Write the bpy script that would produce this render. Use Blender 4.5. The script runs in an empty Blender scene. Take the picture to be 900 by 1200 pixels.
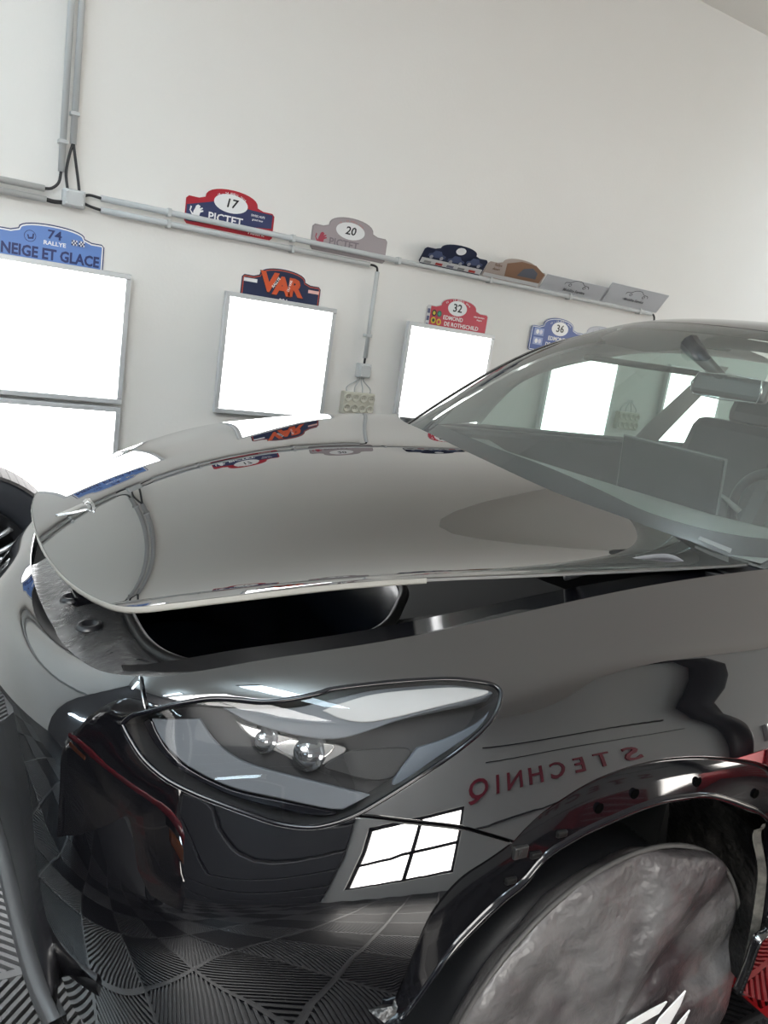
import bpy, bmesh, math, random
import numpy as np
from mathutils import Vector, Matrix
from mathutils.geometry import delaunay_2d_cdt

# ------------------------------------------------------------------ camera, world, exposure, large lights
scene = bpy.context.scene
COL = scene.collection
scene.view_settings.view_transform = 'Standard'
scene.view_settings.look = 'None'
scene.view_settings.gamma = 1.0
scene.view_settings.exposure = 0.46
scene.view_settings.use_curve_mapping = False
CAM_POS = Vector((-0.19, -1.72, 1.37))
YAW, PITCH, ROLL, FOCAL = 0.55767, 0.2145, 0.15254, 950.0      # FOCAL in pixels of a 900 x 1200 frame
fw = Vector((math.sin(YAW)*math.cos(PITCH), math.cos(YAW)*math.cos(PITCH), -math.sin(PITCH)))
r0 = Vector((math.cos(YAW), -math.sin(YAW), 0)); u0 = r0.cross(fw)
rt = math.cos(ROLL)*r0 + math.sin(ROLL)*u0; up = -math.sin(ROLL)*r0 + math.cos(ROLL)*u0
cam_data = bpy.data.cameras.new('camera'); cam = bpy.data.objects.new('camera', cam_data); COL.objects.link(cam)
cam_data.sensor_fit = 'HORIZONTAL'; cam_data.sensor_width = 36.0; cam_data.lens = FOCAL/900*36.0; cam_data.clip_start = 0.02
M = Matrix.Identity(4)
for i in range(3):
    M[i][0], M[i][1], M[i][2], M[i][3] = rt[i], up[i], -fw[i], CAM_POS[i]
cam.matrix_world = M
scene.camera = cam
world = bpy.data.worlds.new('world'); scene.world = world; world.use_nodes = True
world.node_tree.nodes['Background'].inputs[0].default_value = (0.80, 0.88, 1.0, 1)
world.node_tree.nodes['Background'].inputs[1].default_value = 0.6
PANEL_EMIT, TUBE_EMIT, WINDOW_EMIT, FILL_EMIT = 6.0, 16.0, 14.0, 12.0
FLOOR_Z, CEIL_Z, FAR_Y, NEAR_Y, LEFT_X, RIGHT_X = -0.22, 3.61, 2.22, -4.5, -4.6, 8.0
def area(name, loc, rot, sx, sy, power, color=(1, 1, 1)):
    d = bpy.data.lights.new(name, 'AREA'); d.shape = 'RECTANGLE'; d.size, d.size_y, d.energy, d.color = sx, sy, power, color
    o = bpy.data.objects.new(name, d); COL.objects.link(o); o.location = loc; o.rotation_euler = rot; return o

# ------------------------------------------------------------------ materials
MATS = {}
def mat(name, color=(.5,.5,.5), rough=.5, metal=0., emit=0., coat=0., ior=1.5, spec=None, bump=None, mottle=None, alpha=None):
    if name in MATS: return MATS[name]
    m = bpy.data.materials.new(name); m.use_nodes = True; nt = m.node_tree; b = nt.nodes['Principled BSDF']
    b.inputs['Base Color'].default_value = (*color, 1); b.inputs['Roughness'].default_value = rough
    b.inputs['Metallic'].default_value = metal; b.inputs['IOR'].default_value = ior
    b.inputs['Coat Weight'].default_value = coat; b.inputs['Coat Roughness'].default_value = 0.0
    if spec is not None: b.inputs['Specular IOR Level'].default_value = spec
    if emit: b.inputs['Emission Color'].default_value = (*color, 1); b.inputs['Emission Strength'].default_value = emit
    tc = None
    if bump or mottle:
        tc = nt.nodes.new('ShaderNodeTexCoord')
    if bump:                                              # (scale, strength, distance[, detail])
        n = nt.nodes.new('ShaderNodeTexNoise'); n.inputs['Scale'].default_value = bump[0]; n.inputs['Detail'].default_value = bump[3] if len(bump) > 3 else 4
        nt.links.new(tc.outputs['Object'], n.inputs['Vector'])
        bp = nt.nodes.new('ShaderNodeBump'); bp.inputs['Strength'].default_value = bump[1]; bp.inputs['Distance'].default_value = bump[2]
        nt.links.new(n.outputs['Fac'], bp.inputs['Height']); nt.links.new(bp.outputs['Normal'], b.inputs['Normal'])
    if mottle:                                            # (scale, colour2, lo, hi)
        n = nt.nodes.new('ShaderNodeTexNoise'); n.inputs['Scale'].default_value = mottle[0]; n.inputs['Detail'].default_value = 5
        nt.links.new(tc.outputs['Object'], n.inputs['Vector'])
        r = nt.nodes.new('ShaderNodeValToRGB'); r.color_ramp.elements[0].position = mottle[2]; r.color_ramp.elements[1].position = mottle[3]
        r.color_ramp.elements[0].color = (*color, 1); r.color_ramp.elements[1].color = (*mottle[1], 1)
        nt.links.new(n.outputs['Fac'], r.inputs['Fac']); nt.links.new(r.outputs['Color'], b.inputs['Base Color'])
    MATS[name] = m; return m
def thin_glass(name, tint=(.85,.93,.9), ior=1.5, rough=0.0, film=0.0):
    if name in MATS: return MATS[name]
    m = bpy.data.materials.new(name); m.use_nodes = True; nt = m.node_tree; nt.nodes.clear()
    o = nt.nodes.new('ShaderNodeOutputMaterial'); mx = nt.nodes.new('ShaderNodeMixShader'); f = nt.nodes.new('ShaderNodeFresnel')
    t = nt.nodes.new('ShaderNodeBsdfTransparent'); g = nt.nodes.new('ShaderNodeBsdfGlossy')
    geo = nt.nodes.new('ShaderNodeNewGeometry'); mp = nt.nodes.new('ShaderNodeMath'); mp.operation = 'MULTIPLY_ADD'   # same reflectance from either side of a pane
    mp.inputs[1].default_value = 1/ior-ior; mp.inputs[2].default_value = ior; nt.links.new(geo.outputs['Backfacing'], mp.inputs[0]); nt.links.new(mp.outputs[0], f.inputs['IOR'])
    t.inputs['Color'].default_value = (*tint, 1); g.inputs['Roughness'].default_value = rough
    nt.links.new(f.outputs[0], mx.inputs[0]); nt.links.new(t.outputs[0], mx.inputs[1]); nt.links.new(g.outputs[0], mx.inputs[2])
    if film:                                              # pale diffuse veil imitating room light reflected in the pane
        d = nt.nodes.new('ShaderNodeBsdfDiffuse'); d.inputs['Color'].default_value = (.62,.66,.63,1); m2 = nt.nodes.new('ShaderNodeMixShader'); m2.inputs[0].default_value = film
        nt.links.new(mx.outputs[0], m2.inputs[1]); nt.links.new(d.outputs[0], m2.inputs[2]); nt.links.new(m2.outputs[0], o.inputs['Surface'])
    else: nt.links.new(mx.outputs[0], o.inputs['Surface'])
    MATS[name] = m; return m
PAINT = mat('black_car_paint', (.0035,.0035,.0045), .0, ior=2.15, coat=1.0)
SATIN = mat('satin_black_plastic', (.012,.012,.014), .35)
MATTE = mat('matte_black_plastic', (.008,.008,.010), .6, bump=(90,.35,.004))
GLOSS = mat('glossy_black_trim', (.004,.004,.006), .08)
RUBBER = mat('black_rubber', (.008,.008,.008), .45)
NAVY = mat('dark_navy_underbody', (.008,.014,.026), .25)
WALLM = mat('white_wall_paint', (.77,.755,.725), .75, bump=(60,.06,.01), mottle=(.8,(.73,.715,.68),.35,.75))
CEILM = mat('white_ceiling_paint', (.80,.78,.74), .8)
GREYP = mat('grey_plastic', (.50,.51,.51), .45)
CABLE = mat('black_cable', (.02,.02,.022), .5)
ALU = mat('aluminium_frame', (.62,.63,.64), .35, metal=.3)
DIFF = mat('lit_diffuser', (1.,1.,1.), .5, emit=PANEL_EMIT)
TUBE = mat('lit_tube', (.70,.88,1.), .5, emit=TUBE_EMIT)
CHROME = mat('chrome', (.85,.86,.88), .06, metal=1.)
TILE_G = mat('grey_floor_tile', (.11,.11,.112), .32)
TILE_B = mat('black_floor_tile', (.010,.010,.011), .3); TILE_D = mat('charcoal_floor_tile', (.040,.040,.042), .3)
TILE_R = mat('red_floor_tile', (.35,.008,.012), .35)

# ------------------------------------------------------------------ object helpers
def link(o, parent=None):
    COL.objects.link(o)
    if parent is not None: o.parent = parent
    return o
def tag(o, label, cat, group=None):
    o['label'] = label; o['category'] = cat
    if group: o['group'] = group
    return o
def empty(name, label, cat, loc=(0,0,0), group=None):
    o = bpy.data.objects.new(name, None); o.location = loc; o.empty_display_size = .05; link(o); bpy.context.view_layer.update()
    return tag(o, label, cat, group)
def node(name, parent, label=None):
    o = bpy.data.objects.new(name, None); o.empty_display_size = .03; link(o, parent)
    o.matrix_parent_inverse = wm(parent).inverted()
    if label: o['label'] = label
    return o
def wm(o):
    m = o.matrix_basis.copy()
    if o.parent is not None: m = wm(o.parent) @ o.matrix_parent_inverse @ m
    return m
def place(o, parent):
    """parent o, whose mesh is in world coordinates, without moving it"""
    if parent is not None:
        o.parent = parent; o.matrix_parent_inverse = wm(parent).inverted()
    return o
def mesh_obj(name, verts, faces, m, parent=None, smooth=False, label=None, kind=None, normals=None, face_mats=None):
    me = bpy.data.meshes.new(name); me.from_pydata([tuple(v) for v in verts], [], [tuple(f) for f in faces]); me.update()
    for mm in (m if isinstance(m, (list, tuple)) else [m]): me.materials.append(mm)
    if smooth: me.polygons.foreach_set('use_smooth', [True]*len(me.polygons))
    if face_mats: me.polygons.foreach_set('material_index', face_mats)
    if normals is not None: me.normals_split_custom_set_from_vertices([tuple(n) for n in normals])
    o = bpy.data.objects.new(name, me); link(o); place(o, parent)
    if label: o['label'] = label
    if kind: o['kind'] = kind
    return o
class MB:
    """collects shapes into one mesh"""
    def __init__(s): s.v = []; s.f = []; s.sm = []
    def add(s, v, f, smooth=False):
        k = len(s.v); s.v += [tuple(p) for p in v]; s.f += [tuple(i+k for i in q) for q in f]; s.sm += [smooth]*len(f)
    def box(s, lo, hi, bev=0.0, rot=None, origin=(0,0,0)):
        bm = bmesh.new(); bmesh.ops.create_cube(bm, size=1.0)
        for v in bm.verts: v.co = Vector([lo[i] + (v.co[i]+.5)*(hi[i]-lo[i]) for i in range(3)])
        if bev: bmesh.ops.bevel(bm, geom=bm.edges[:], offset=bev, segments=2, profile=.5, affect='EDGES')
        T = Matrix.Translation(Vector(origin)) @ (rot if rot is not None else Matrix.Identity(4))
        bm.verts.index_update()
        s.add([T @ v.co for v in bm.verts], [[v.index for v in f.verts] for f in bm.faces]); bm.free()
    def prism(s, pts, z0, z1, xf=lambda p: p):
        n = len(pts); s.add([xf((x, y, z0)) for x, y in pts] + [xf((x, y, z1)) for x, y in pts],
              [tuple(range(n))[::-1], tuple(range(n, 2*n))] + [(i, (i+1) % n, n+(i+1) % n, n+i) for i in range(n)])
    def tube(s, pts, r, seg=10, closed=False, caps=True):
        pts = [Vector(p) for p in pts]; n = len(pts); rings = []; prev = None
        for i, p in enumerate(pts):
            a = pts[(i-1) % n] if (i > 0 or closed) else p; b = pts[(i+1) % n] if (i < n-1 or closed) else p
            t = (b-a).normalized()
            if prev is None: x = t.orthogonal().normalized()
            else: x = (prev - t*prev.dot(t)).normalized()
            prev = x; y = t.cross(x); rr = r[i] if isinstance(r, (list, tuple)) else r
            rings.append([p + rr*(math.cos(2*math.pi*k/seg)*x + math.sin(2*math.pi*k/seg)*y) for k in range(seg)])
        v = [q for rg in rings for q in rg]; f = []
        for i in range(n if closed else n-1):
            j = (i+1) % n
            f += [(i*seg+k, i*seg+(k+1) % seg, j*seg+(k+1) % seg, j*seg+k) for k in range(seg)]
        if caps and not closed: f += [tuple(range(seg))[::-1], tuple((n-1)*seg+k for k in range(seg))]
        s.add(v, f, True)
    def lathe(s, prof, seg=48, xf=lambda p: p):
        v = [xf((r*math.cos(2*math.pi*k/seg), r*math.sin(2*math.pi*k/seg), h)) for r, h in prof for k in range(seg)]
        f = [(i*seg+k, i*seg+(k+1) % seg, (i+1)*seg+(k+1) % seg, (i+1)*seg+k) for i in range(len(prof)-1) for k in range(seg)]
        s.add(v, f, True)
    def loft(s, rows, smooth=True, closed=False):
        n = len(rows[0]); v = [p for r in rows for p in r]; f = []
        for i in range(len(rows)-1):
            for k in range(n if closed else n-1):
                f.append((i*n+k, i*n+(k+1) % n, (i+1)*n+(k+1) % n, (i+1)*n+k))
        s.add(v, f, smooth)
    def build(s, name, m, parent=None, label=None, kind=None):
        o = mesh_obj(name, s.v, s.f, m, parent, label=label, kind=kind)
        o.data.polygons.foreach_set('use_smooth', s.sm); return o
def cr(pts, step=None, n=8, closed=False):
    """Catmull-Rom through points"""
    P = np.array(pts, float); N = len(P); out = []
    for i in range(N if closed else N-1):
        p0 = P[(i-1) % N] if (closed or i > 0) else 2*P[0]-P[1]; p1 = P[i]; p2 = P[(i+1) % N]
        p3 = P[(i+2) % N] if (closed or i < N-2) else 2*P[-1]-P[-2]
        for t in np.linspace(0, 1, n, endpoint=False):
            out.append(.5*((2*p1)+(-p0+p2)*t+(2*p0-5*p1+4*p2-p3)*t*t+(-p0+3*p1-3*p2+p3)*t**3))
    if not closed: out.append(P[-1])
    return np.array(out)

# ------------------------------------------------------------------ spline surfaces of the body
# body skin: columns run from the far front corner round the nose to the near door, rows from the top edge down
SKIN = [
 # f4
 [(.40,.76,.85),(.40,.79,.84),(.40,.815,.81),(.40,.83,.77),(.40,.845,.71),(.40,.87,.62),(.40,.88,.48),(.41,.85,.30)],
 # f3
 [(.235,.66,.825),(.232,.68,.805),(.232,.70,.775),(.23,.715,.73),(.225,.73,.68),(.21,.75,.59),(.21,.76,.46),(.25,.735,.30)],
 # f2
 [(.14,.48,.775),(.112,.485,.748),(.087,.49,.715),(.067,.495,.675),(.052,.50,.63),(.042,.505,.55),(.045,.505,.44),(.09,.49,.30)],
 # f1
 [(.093,.26,.773),(.060,.26,.750),(.029,.26,.714),(.005,.26,.672),(-.010,.26,.62),(-.020,.26,.54),(-.020,.26,.43),(.03,.26,.29)],
 # s0
 [(.062,.03,.782),(.030,.03,.776),(-.002,.03,.758),(-.030,.03,.720),(-.046,.03,.665),(-.056,.03,.57),(-.054,.03,.44),(.005,.03,.29)],
 # s1
 [(.053,-.20,.785),(.022,-.20,.784),(-.008,-.20,.772),(-.034,-.20,.74),(-.050,-.20,.68),(-.058,-.20,.58),(-.056,-.20,.44),(.003,-.20,.29)],
 # s2
 [(.064,-.43,.80),(.042,-.44,.794),(.018,-.45,.776),(-.004,-.455,.737),(-.018,-.46,.677),(-.028,-.462,.575),(-.025,-.46,.45),(.025,-.44,.28)],
 # s3
 [(.121,-.63,.84),(.113,-.653,.82),(.106,-.667,.786),(.099,-.686,.736),(.090,-.702,.68),(.079,-.722,.59),(.080,-.728,.46),(.145,-.69,.17)],
 # s4
 [(.269,-.695,.88),(.28,-.742,.856),(.288,-.775,.825),(.287,-.80,.78),(.283,-.822,.72),(.275,-.855,.63),(.272,-.874,.48),(.31,-.83,.16)],
 # s5
 [(.49,-.735,.918),(.53,-.797,.893),(.55,-.850,.870),(.555,-.875,.846),(.56,-.905,.80),(.56,-.945,.70),(.555,-.98,.50),(.54,-.955,.20)],
 # s6
 [(.79,-.745,.963),(.835,-.808,.933),(.855,-.859,.907),(.86,-.878,.888),(.865,-.912,.83),(.87,-.952,.745),(.875,-1.0,.52),(.88,-.99,.16)],
 # s7
 [(1.11,-.745,1.0),(1.17,-.808,.960),(1.20,-.862,.919),(1.20,-.882,.896),(1.20,-.915,.83),(1.20,-.952,.745),(1.215,-.995,.50),(1.24,-.98,.08)],
 # s8
 [(1.55,-.755,1.03),(1.58,-.818,.978),(1.60,-.868,.935),(1.60,-.888,.904),(1.60,-.92,.83),(1.60,-.95,.745),(1.60,-.985,.50),(1.60,-.96,.08)],
 # s9
 [(2.10,-.74,1.04),(2.10,-.81,1.0),(2.10,-.872,.935),(2.10,-.892,.904),(2.10,-.92,.83),(2.10,-.95,.745),(2.10,-.98,.50),(2.10,-.955,.08)],
]
WIND = [  # columns near -> far, rows base -> roof
 [(1.49,-.73,.985),(1.65,-.69,1.18),(1.87,-.66,1.355),(2.16,-.62,1.495),(2.50,-.60,1.56),(2.9,-.59,1.585)],
 [(1.285,-.44,1.015),(1.47,-.43,1.20),(1.76,-.41,1.385),(2.08,-.39,1.53),(2.45,-.375,1.59),(2.9,-.37,1.612)],
 [(1.16,0.0,1.045),(1.42,0.0,1.225),(1.73,0.0,1.41),(2.06,0.0,1.555),(2.43,0.0,1.605),(2.9,0,1.625)],
 [(1.215,.46,1.06),(1.47,.45,1.235),(1.76,.43,1.41),(2.08,.40,1.545),(2.45,.385,1.60),(2.9,.38,1.618)],
 [(1.38,.72,1.07),(1.60,.69,1.24),(1.87,.655,1.405),(2.17,.62,1.51),(2.50,.60,1.57),(2.9,.59,1.59)],
]
def nspline(n):
    # matrix of natural cubic spline second derivatives for unit spacing
    A=np.zeros((n,n));B=np.zeros((n,n));A[0,0]=A[-1,-1]=1
    for i in range(1,n-1):
        A[i,i-1]=A[i,i+1]=1/6.;A[i,i]=4/6.
        B[i,i-1]=B[i,i+1]=1;B[i,i]=-2
    return np.linalg.solve(A,B)
def bas(t,n,D,d=0):
    t=np.clip(np.asarray(t,float),0,n-1);i=np.minimum(t.astype(int),n-2);s=t-i
    W=np.zeros((len(t),n));r=np.arange(len(t))
    if d==0:
        W[r,i]+=1-s;W[r,i+1]+=s
        W+=((1-s)**3-(1-s))[:,None]/6*D[i]+(s**3-s)[:,None]/6*D[i+1]
    else:
        W[r,i]-=1;W[r,i+1]+=1
        W+=(-(3*(1-s)**2-1))[:,None]/6*D[i]+(3*s**2-1)[:,None]/6*D[i+1]
    return W
class Patch:
    def __init__(s,net):
        s.N=np.array(net,float);s.nu,s.nv=s.N.shape[:2];s.Du=nspline(s.nu);s.Dv=nspline(s.nv)
    def at(s,uv,du=0,dv=0):
        uv=np.asarray(uv,float).reshape(-1,2)
        return np.einsum('pi,pj,ijk->pk',bas(uv[:,0],s.nu,s.Du,du),bas(uv[:,1],s.nv,s.Dv,dv),s.N)
    def normal(s,uv):
        n=np.cross(s.at(uv,1,0),s.at(uv,0,1));return n/np.linalg.norm(n,axis=1,keepdims=True)

HL = [(6.917, 2.124), (6.982, 1.834), (7.094, 1.64), (7.289, 1.331), (7.536, 1.152), (7.725, 1.245), (7.899, 1.437), (8.068, 1.45), (8.24, 1.349), (8.329, 1.259), (8.56, 1.24), (8.761, 1.28), (8.951, 1.394), (9.064, 1.574), (9.146, 1.806), (9.167, 2.087), (9.144, 2.548), (9.089, 3.086), (8.985, 3.489), (8.84, 3.804), (8.71, 4.005), (8.588, 4.168), (8.458, 4.321), (8.342, 4.43), (8.23, 4.474), (8.114, 4.453), (7.957, 4.311), (7.801, 4.097), (7.618, 3.844), (7.465, 3.631), (7.301, 3.371), (7.182, 3.115), (7.089, 2.87), (7.01, 2.593), (6.922, 2.236)]
FE = [(6.997, 0.014), (7.522, 0.0), (8.0, 0.0), (8.526, 0.0)]
SEAMTOP = [(6.997, 0.014), (7.044, 0.914), (7.094, 1.64)]
OP = [(5.697, 0.144), (6.433, 0.247), (6.761, 0.084)]
ARCH = [(9.112, 5.179), (9.216, 5.067), (9.342, 4.983), (9.619, 4.888), (9.989, 4.896), (10.451, 5.006), (10.94, 5.22)]
ARCHR = [(11.119, 5.576), (11.257, 5.887), (11.311, 6.172), (11.28, 6.374), (11.132, 6.42), (11.11, 6.579), (11.089, 6.718)]
SILL = [(11.089, 6.718), (11.332, 6.656)]
SEAM = [(8.342, 4.43), (8.438, 4.517), (8.557, 4.638), (8.676, 4.744), (8.838, 4.888), (8.964, 5.026), (9.112, 5.179)]
BA = [(9.112, 5.179), (8.988, 5.258), (8.851, 5.351), (8.749, 5.516), (8.694, 5.693), (8.646, 5.986), (8.603, 6.295)]
INT = [(5.871, 3.715), (6.089, 4.241), (6.226, 4.61), (6.351, 5.159), (6.472, 6.096), (6.464, 6.716)]
HOOD = {'NEAR': [(1.4203, -0.6698), (1.1865, -0.6617), (0.9652, -0.6638), (0.7524, -0.6661), (0.5797, -0.652), (0.4265, -0.6366), (0.2877, -0.6227), (0.1659, -0.5933), (0.1112, -0.5641), (0.0818, -0.4988), (0.0564, -0.3895), (0.0447, -0.2713), (0.0433, -0.1441), (0.0511, 0.001), (0.0637, 0.1018), (0.0946, 0.2451), (0.1395, 0.3616), (0.2232, 0.5583), (0.2832, 0.5879), (0.3827, 0.6274), (0.5198, 0.6883), (0.72, 0.745), (0.9, 0.77), (1.15, 0.785), (1.37, 0.79)], 'REAR': [(1.37, 0.79), (1.3, 0.66), (1.1754, 0.4529), (1.1504, 0.2619), (1.0922, -0.0742), (1.1325, -0.3017), (1.2794, -0.4719), (1.376, -0.5688), (1.4203, -0.6698)], 'STEM': [(0.0881, -0.0434), (0.1131, -0.033), (0.1427, -0.017), (0.1486, -0.0343), (0.145, -0.0635), (0.1171, -0.0577)], 'HEADA': [(0.1454, -0.006), (0.1527, 0.007), (0.1608, 0.0009), (0.1616, -0.0354), (0.1587, -0.0686), (0.1522, -0.0902), (0.1489, -0.0867), (0.1544, -0.0608), (0.1558, -0.0357), (0.1541, -0.0129), (0.1473, -0.0189)], 'HEADB': [(0.1486, -0.0343), (0.1531, -0.0326), (0.1522, -0.0551), (0.1466, -0.0812), (0.1436, -0.0715), (0.145, -0.0635)]}
HCO = [1.06387, 0.10303, -0.0701, 0.03231, 0.01598, 0.00875, -0.07159, 0.08619, 0.08687, 0.39556, -0.161, -0.02671, -0.12232, -0.48695, 0.18577, -0.25969, -0.02654, -0.06706]
FRIT = [(2.701, 0.358), (2.115, 0.355), (1.697, 0.358), (1.325, 0.314), (1.002, 0.245), (0.655, 0.245), (0.391, 0.286), (0.219, 0.331)]
VIN = [(0.622, 0.149), (0.407, 0.117), (0.402, 0.07), (0.619, 0.109)]
INNER = [(0.42, -0.962, 0.422), (0.444, -0.962, 0.436), (0.475, -0.962, 0.473), (0.515, -0.962, 0.525), (0.556, -0.962, 0.559), (0.593, -0.962, 0.586), (0.628, -0.962, 0.606), (0.661, -0.962, 0.642), (0.709, -0.962, 0.661), (0.76, -0.962, 0.673), (0.871, -0.962, 0.689), (0.956, -0.962, 0.686), (1.026, -0.962, 0.676), (1.122, -0.962, 0.639), (1.233, -0.962, 0.583)]
FELTO = [(1.231, -0.957, 0.562), (1.289, -0.957, 0.464), (1.315, -0.957, 0.38), (1.33, -0.957, 0.295), (1.321, -0.957, 0.233), (1.317, -0.957, 0.193)]
FELTI = [(1.229, -0.945, 0.536), (1.276, -0.945, 0.459), (1.298, -0.945, 0.375), (1.312, -0.945, 0.291), (1.317, -0.945, 0.228), (1.323, -0.945, 0.184)]
SEAL = [(0.193, -0.245, 0.805), (0.182, -0.307, 0.804), (0.178, -0.379, 0.803), (0.18, -0.452, 0.804), (0.196, -0.512, 0.806), (0.23, -0.554, 0.81), (0.305, -0.583, 0.819), (0.393, -0.588, 0.829), (0.501, -0.579, 0.842), (0.582, -0.548, 0.852), (0.657, -0.471, 0.861), (0.71, -0.395, 0.867)]
PLUG = [(0.109, -0.325, 0.795), (0.145, -0.516, 0.799), (0.104, -0.183, 0.795)]
DRL = [(7.088, 1.897), (7.161, 2.328), (7.238, 2.617), (7.398, 3.058), (7.673, 3.594), (7.949, 3.943), (8.197, 4.261), (8.289, 4.347), (8.421, 4.225), (8.196, 3.862), (7.833, 3.229), (7.657, 2.793), (7.535, 2.334), (7.457, 1.836)]
DRLB = [(6.993, 2.062), (7.08, 2.459), (7.183, 2.787), (7.359, 3.226), (7.653, 3.768), (7.941, 4.128), (8.164, 4.38), (8.265, 4.407), (8.198, 4.301), (7.949, 4.005), (7.671, 3.67), (7.392, 3.14), (7.226, 2.692), (7.116, 2.248), (7.055, 1.924)]
BLADE = [(7.627, 1.478), (7.847, 1.593), (8.074, 1.662), (8.287, 1.468), (8.581, 1.263), (8.957, 1.356), (9.123, 1.628), (9.16, 1.978), (8.853, 2.245), (8.612, 2.494), (8.426, 2.737), (8.268, 2.827), (8.11, 2.647), (7.923, 2.311), (7.752, 1.936)]
BLADEW = [(8.219, 1.858), (8.339, 1.647), (8.578, 1.426), (8.927, 1.5), (9.089, 1.744), (9.122, 1.977), (8.827, 2.188), (8.589, 2.385), (8.431, 2.422), (8.303, 2.203)]
RECESS = [(7.693, 1.975), (7.818, 2.215), (8.063, 2.681), (8.249, 2.993), (8.319, 3.214), (8.253, 3.47), (8.109, 3.471), (7.966, 3.05), (7.813, 2.572), (7.731, 2.255)]
REFL_A = [(7.721, 2.056), (7.809, 2.21), (7.909, 2.405), (7.876, 2.602), (7.794, 2.465), (7.744, 2.257)]
REFL_B = [(8.015, 2.643), (8.166, 2.86), (8.256, 3.019), (8.227, 3.26), (8.145, 3.385), (8.015, 3.124), (7.926, 2.775)]
PROJ = [(7.855, 2.547), (8.1, 3.088)]
WEDGE = [(8.326, 3.26), (8.596, 3.451), (8.642, 3.678), (8.581, 3.998), (8.453, 4.041), (8.264, 3.718), (8.199, 3.513)]
CORNER = [(8.675, 3.533), (8.86, 3.426), (9.073, 3.046), (9.173, 2.085), (9.085, 3.195), (8.921, 3.601), (8.728, 3.925), (8.608, 4.114), (8.532, 4.136)]
class Hood:
    nu, nv = 1e9, 1e9
    def f(s, x, y, dx=0, dy=0):
        X = (x-.7)/.75; Y = (y-.08)/.85
        pX = lambda k, d: X**k if d == 0 else (X*0 if k == 0 else k*X**(k-1)/.75)
        pY = lambda k, d: Y**k if d == 0 else (Y*0 if k == 0 else k*Y**(k-1)/.85)
        T = [(i,0) for i in range(4)]+[(i,j) for j in range(1,7) for i in (0,1)]+[(2,2),(2,1)]
        return sum(c*pX(i,dx)*pY(j,dy) for c,(i,j) in zip(HCO, T))
    def at(s, uv, du=0, dv=0):
        uv = np.asarray(uv, float).reshape(-1, 2); x, y = uv[:,0], uv[:,1]
        if du: return np.stack([x*0+1, x*0, s.f(x,y,1,0)], -1)
        if dv: return np.stack([x*0, x*0+1, s.f(x,y,0,1)], -1)
        return np.stack([x, y, s.f(x,y)], -1)
    def normal(s, uv):
        n = np.cross(s.at(uv,1,0), s.at(uv,0,1)); return n/np.linalg.norm(n, axis=1, keepdims=True)
class Sink:
    """a surface sunk by k below another one; k < 0 raises it"""
    def __init__(s, p, k, sign): s.p, s.k, s.sign, s.nu, s.nv = p, k, sign, p.nu, p.nv
    def at(s, uv, du=0, dv=0):
        if du or dv: return s.p.at(uv, du, dv)
        return s.p.at(uv) - s.k*s.sign*s.p.normal(uv)
    def normal(s, uv): return s.p.normal(uv)
SKINP, WINDP, HOODP = Patch(SKIN), Patch(WIND), Hood()
SK, WK, HK = -1, -1, 1        # which way each surface's own normal looks (set just below)
SK = 1 if SKINP.normal([[9.0, 4.0]])[0][1] < 0 else -1
WK = 1 if WINDP.normal([[2.0, 1.0]])[0][2] > 0 else -1

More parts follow.
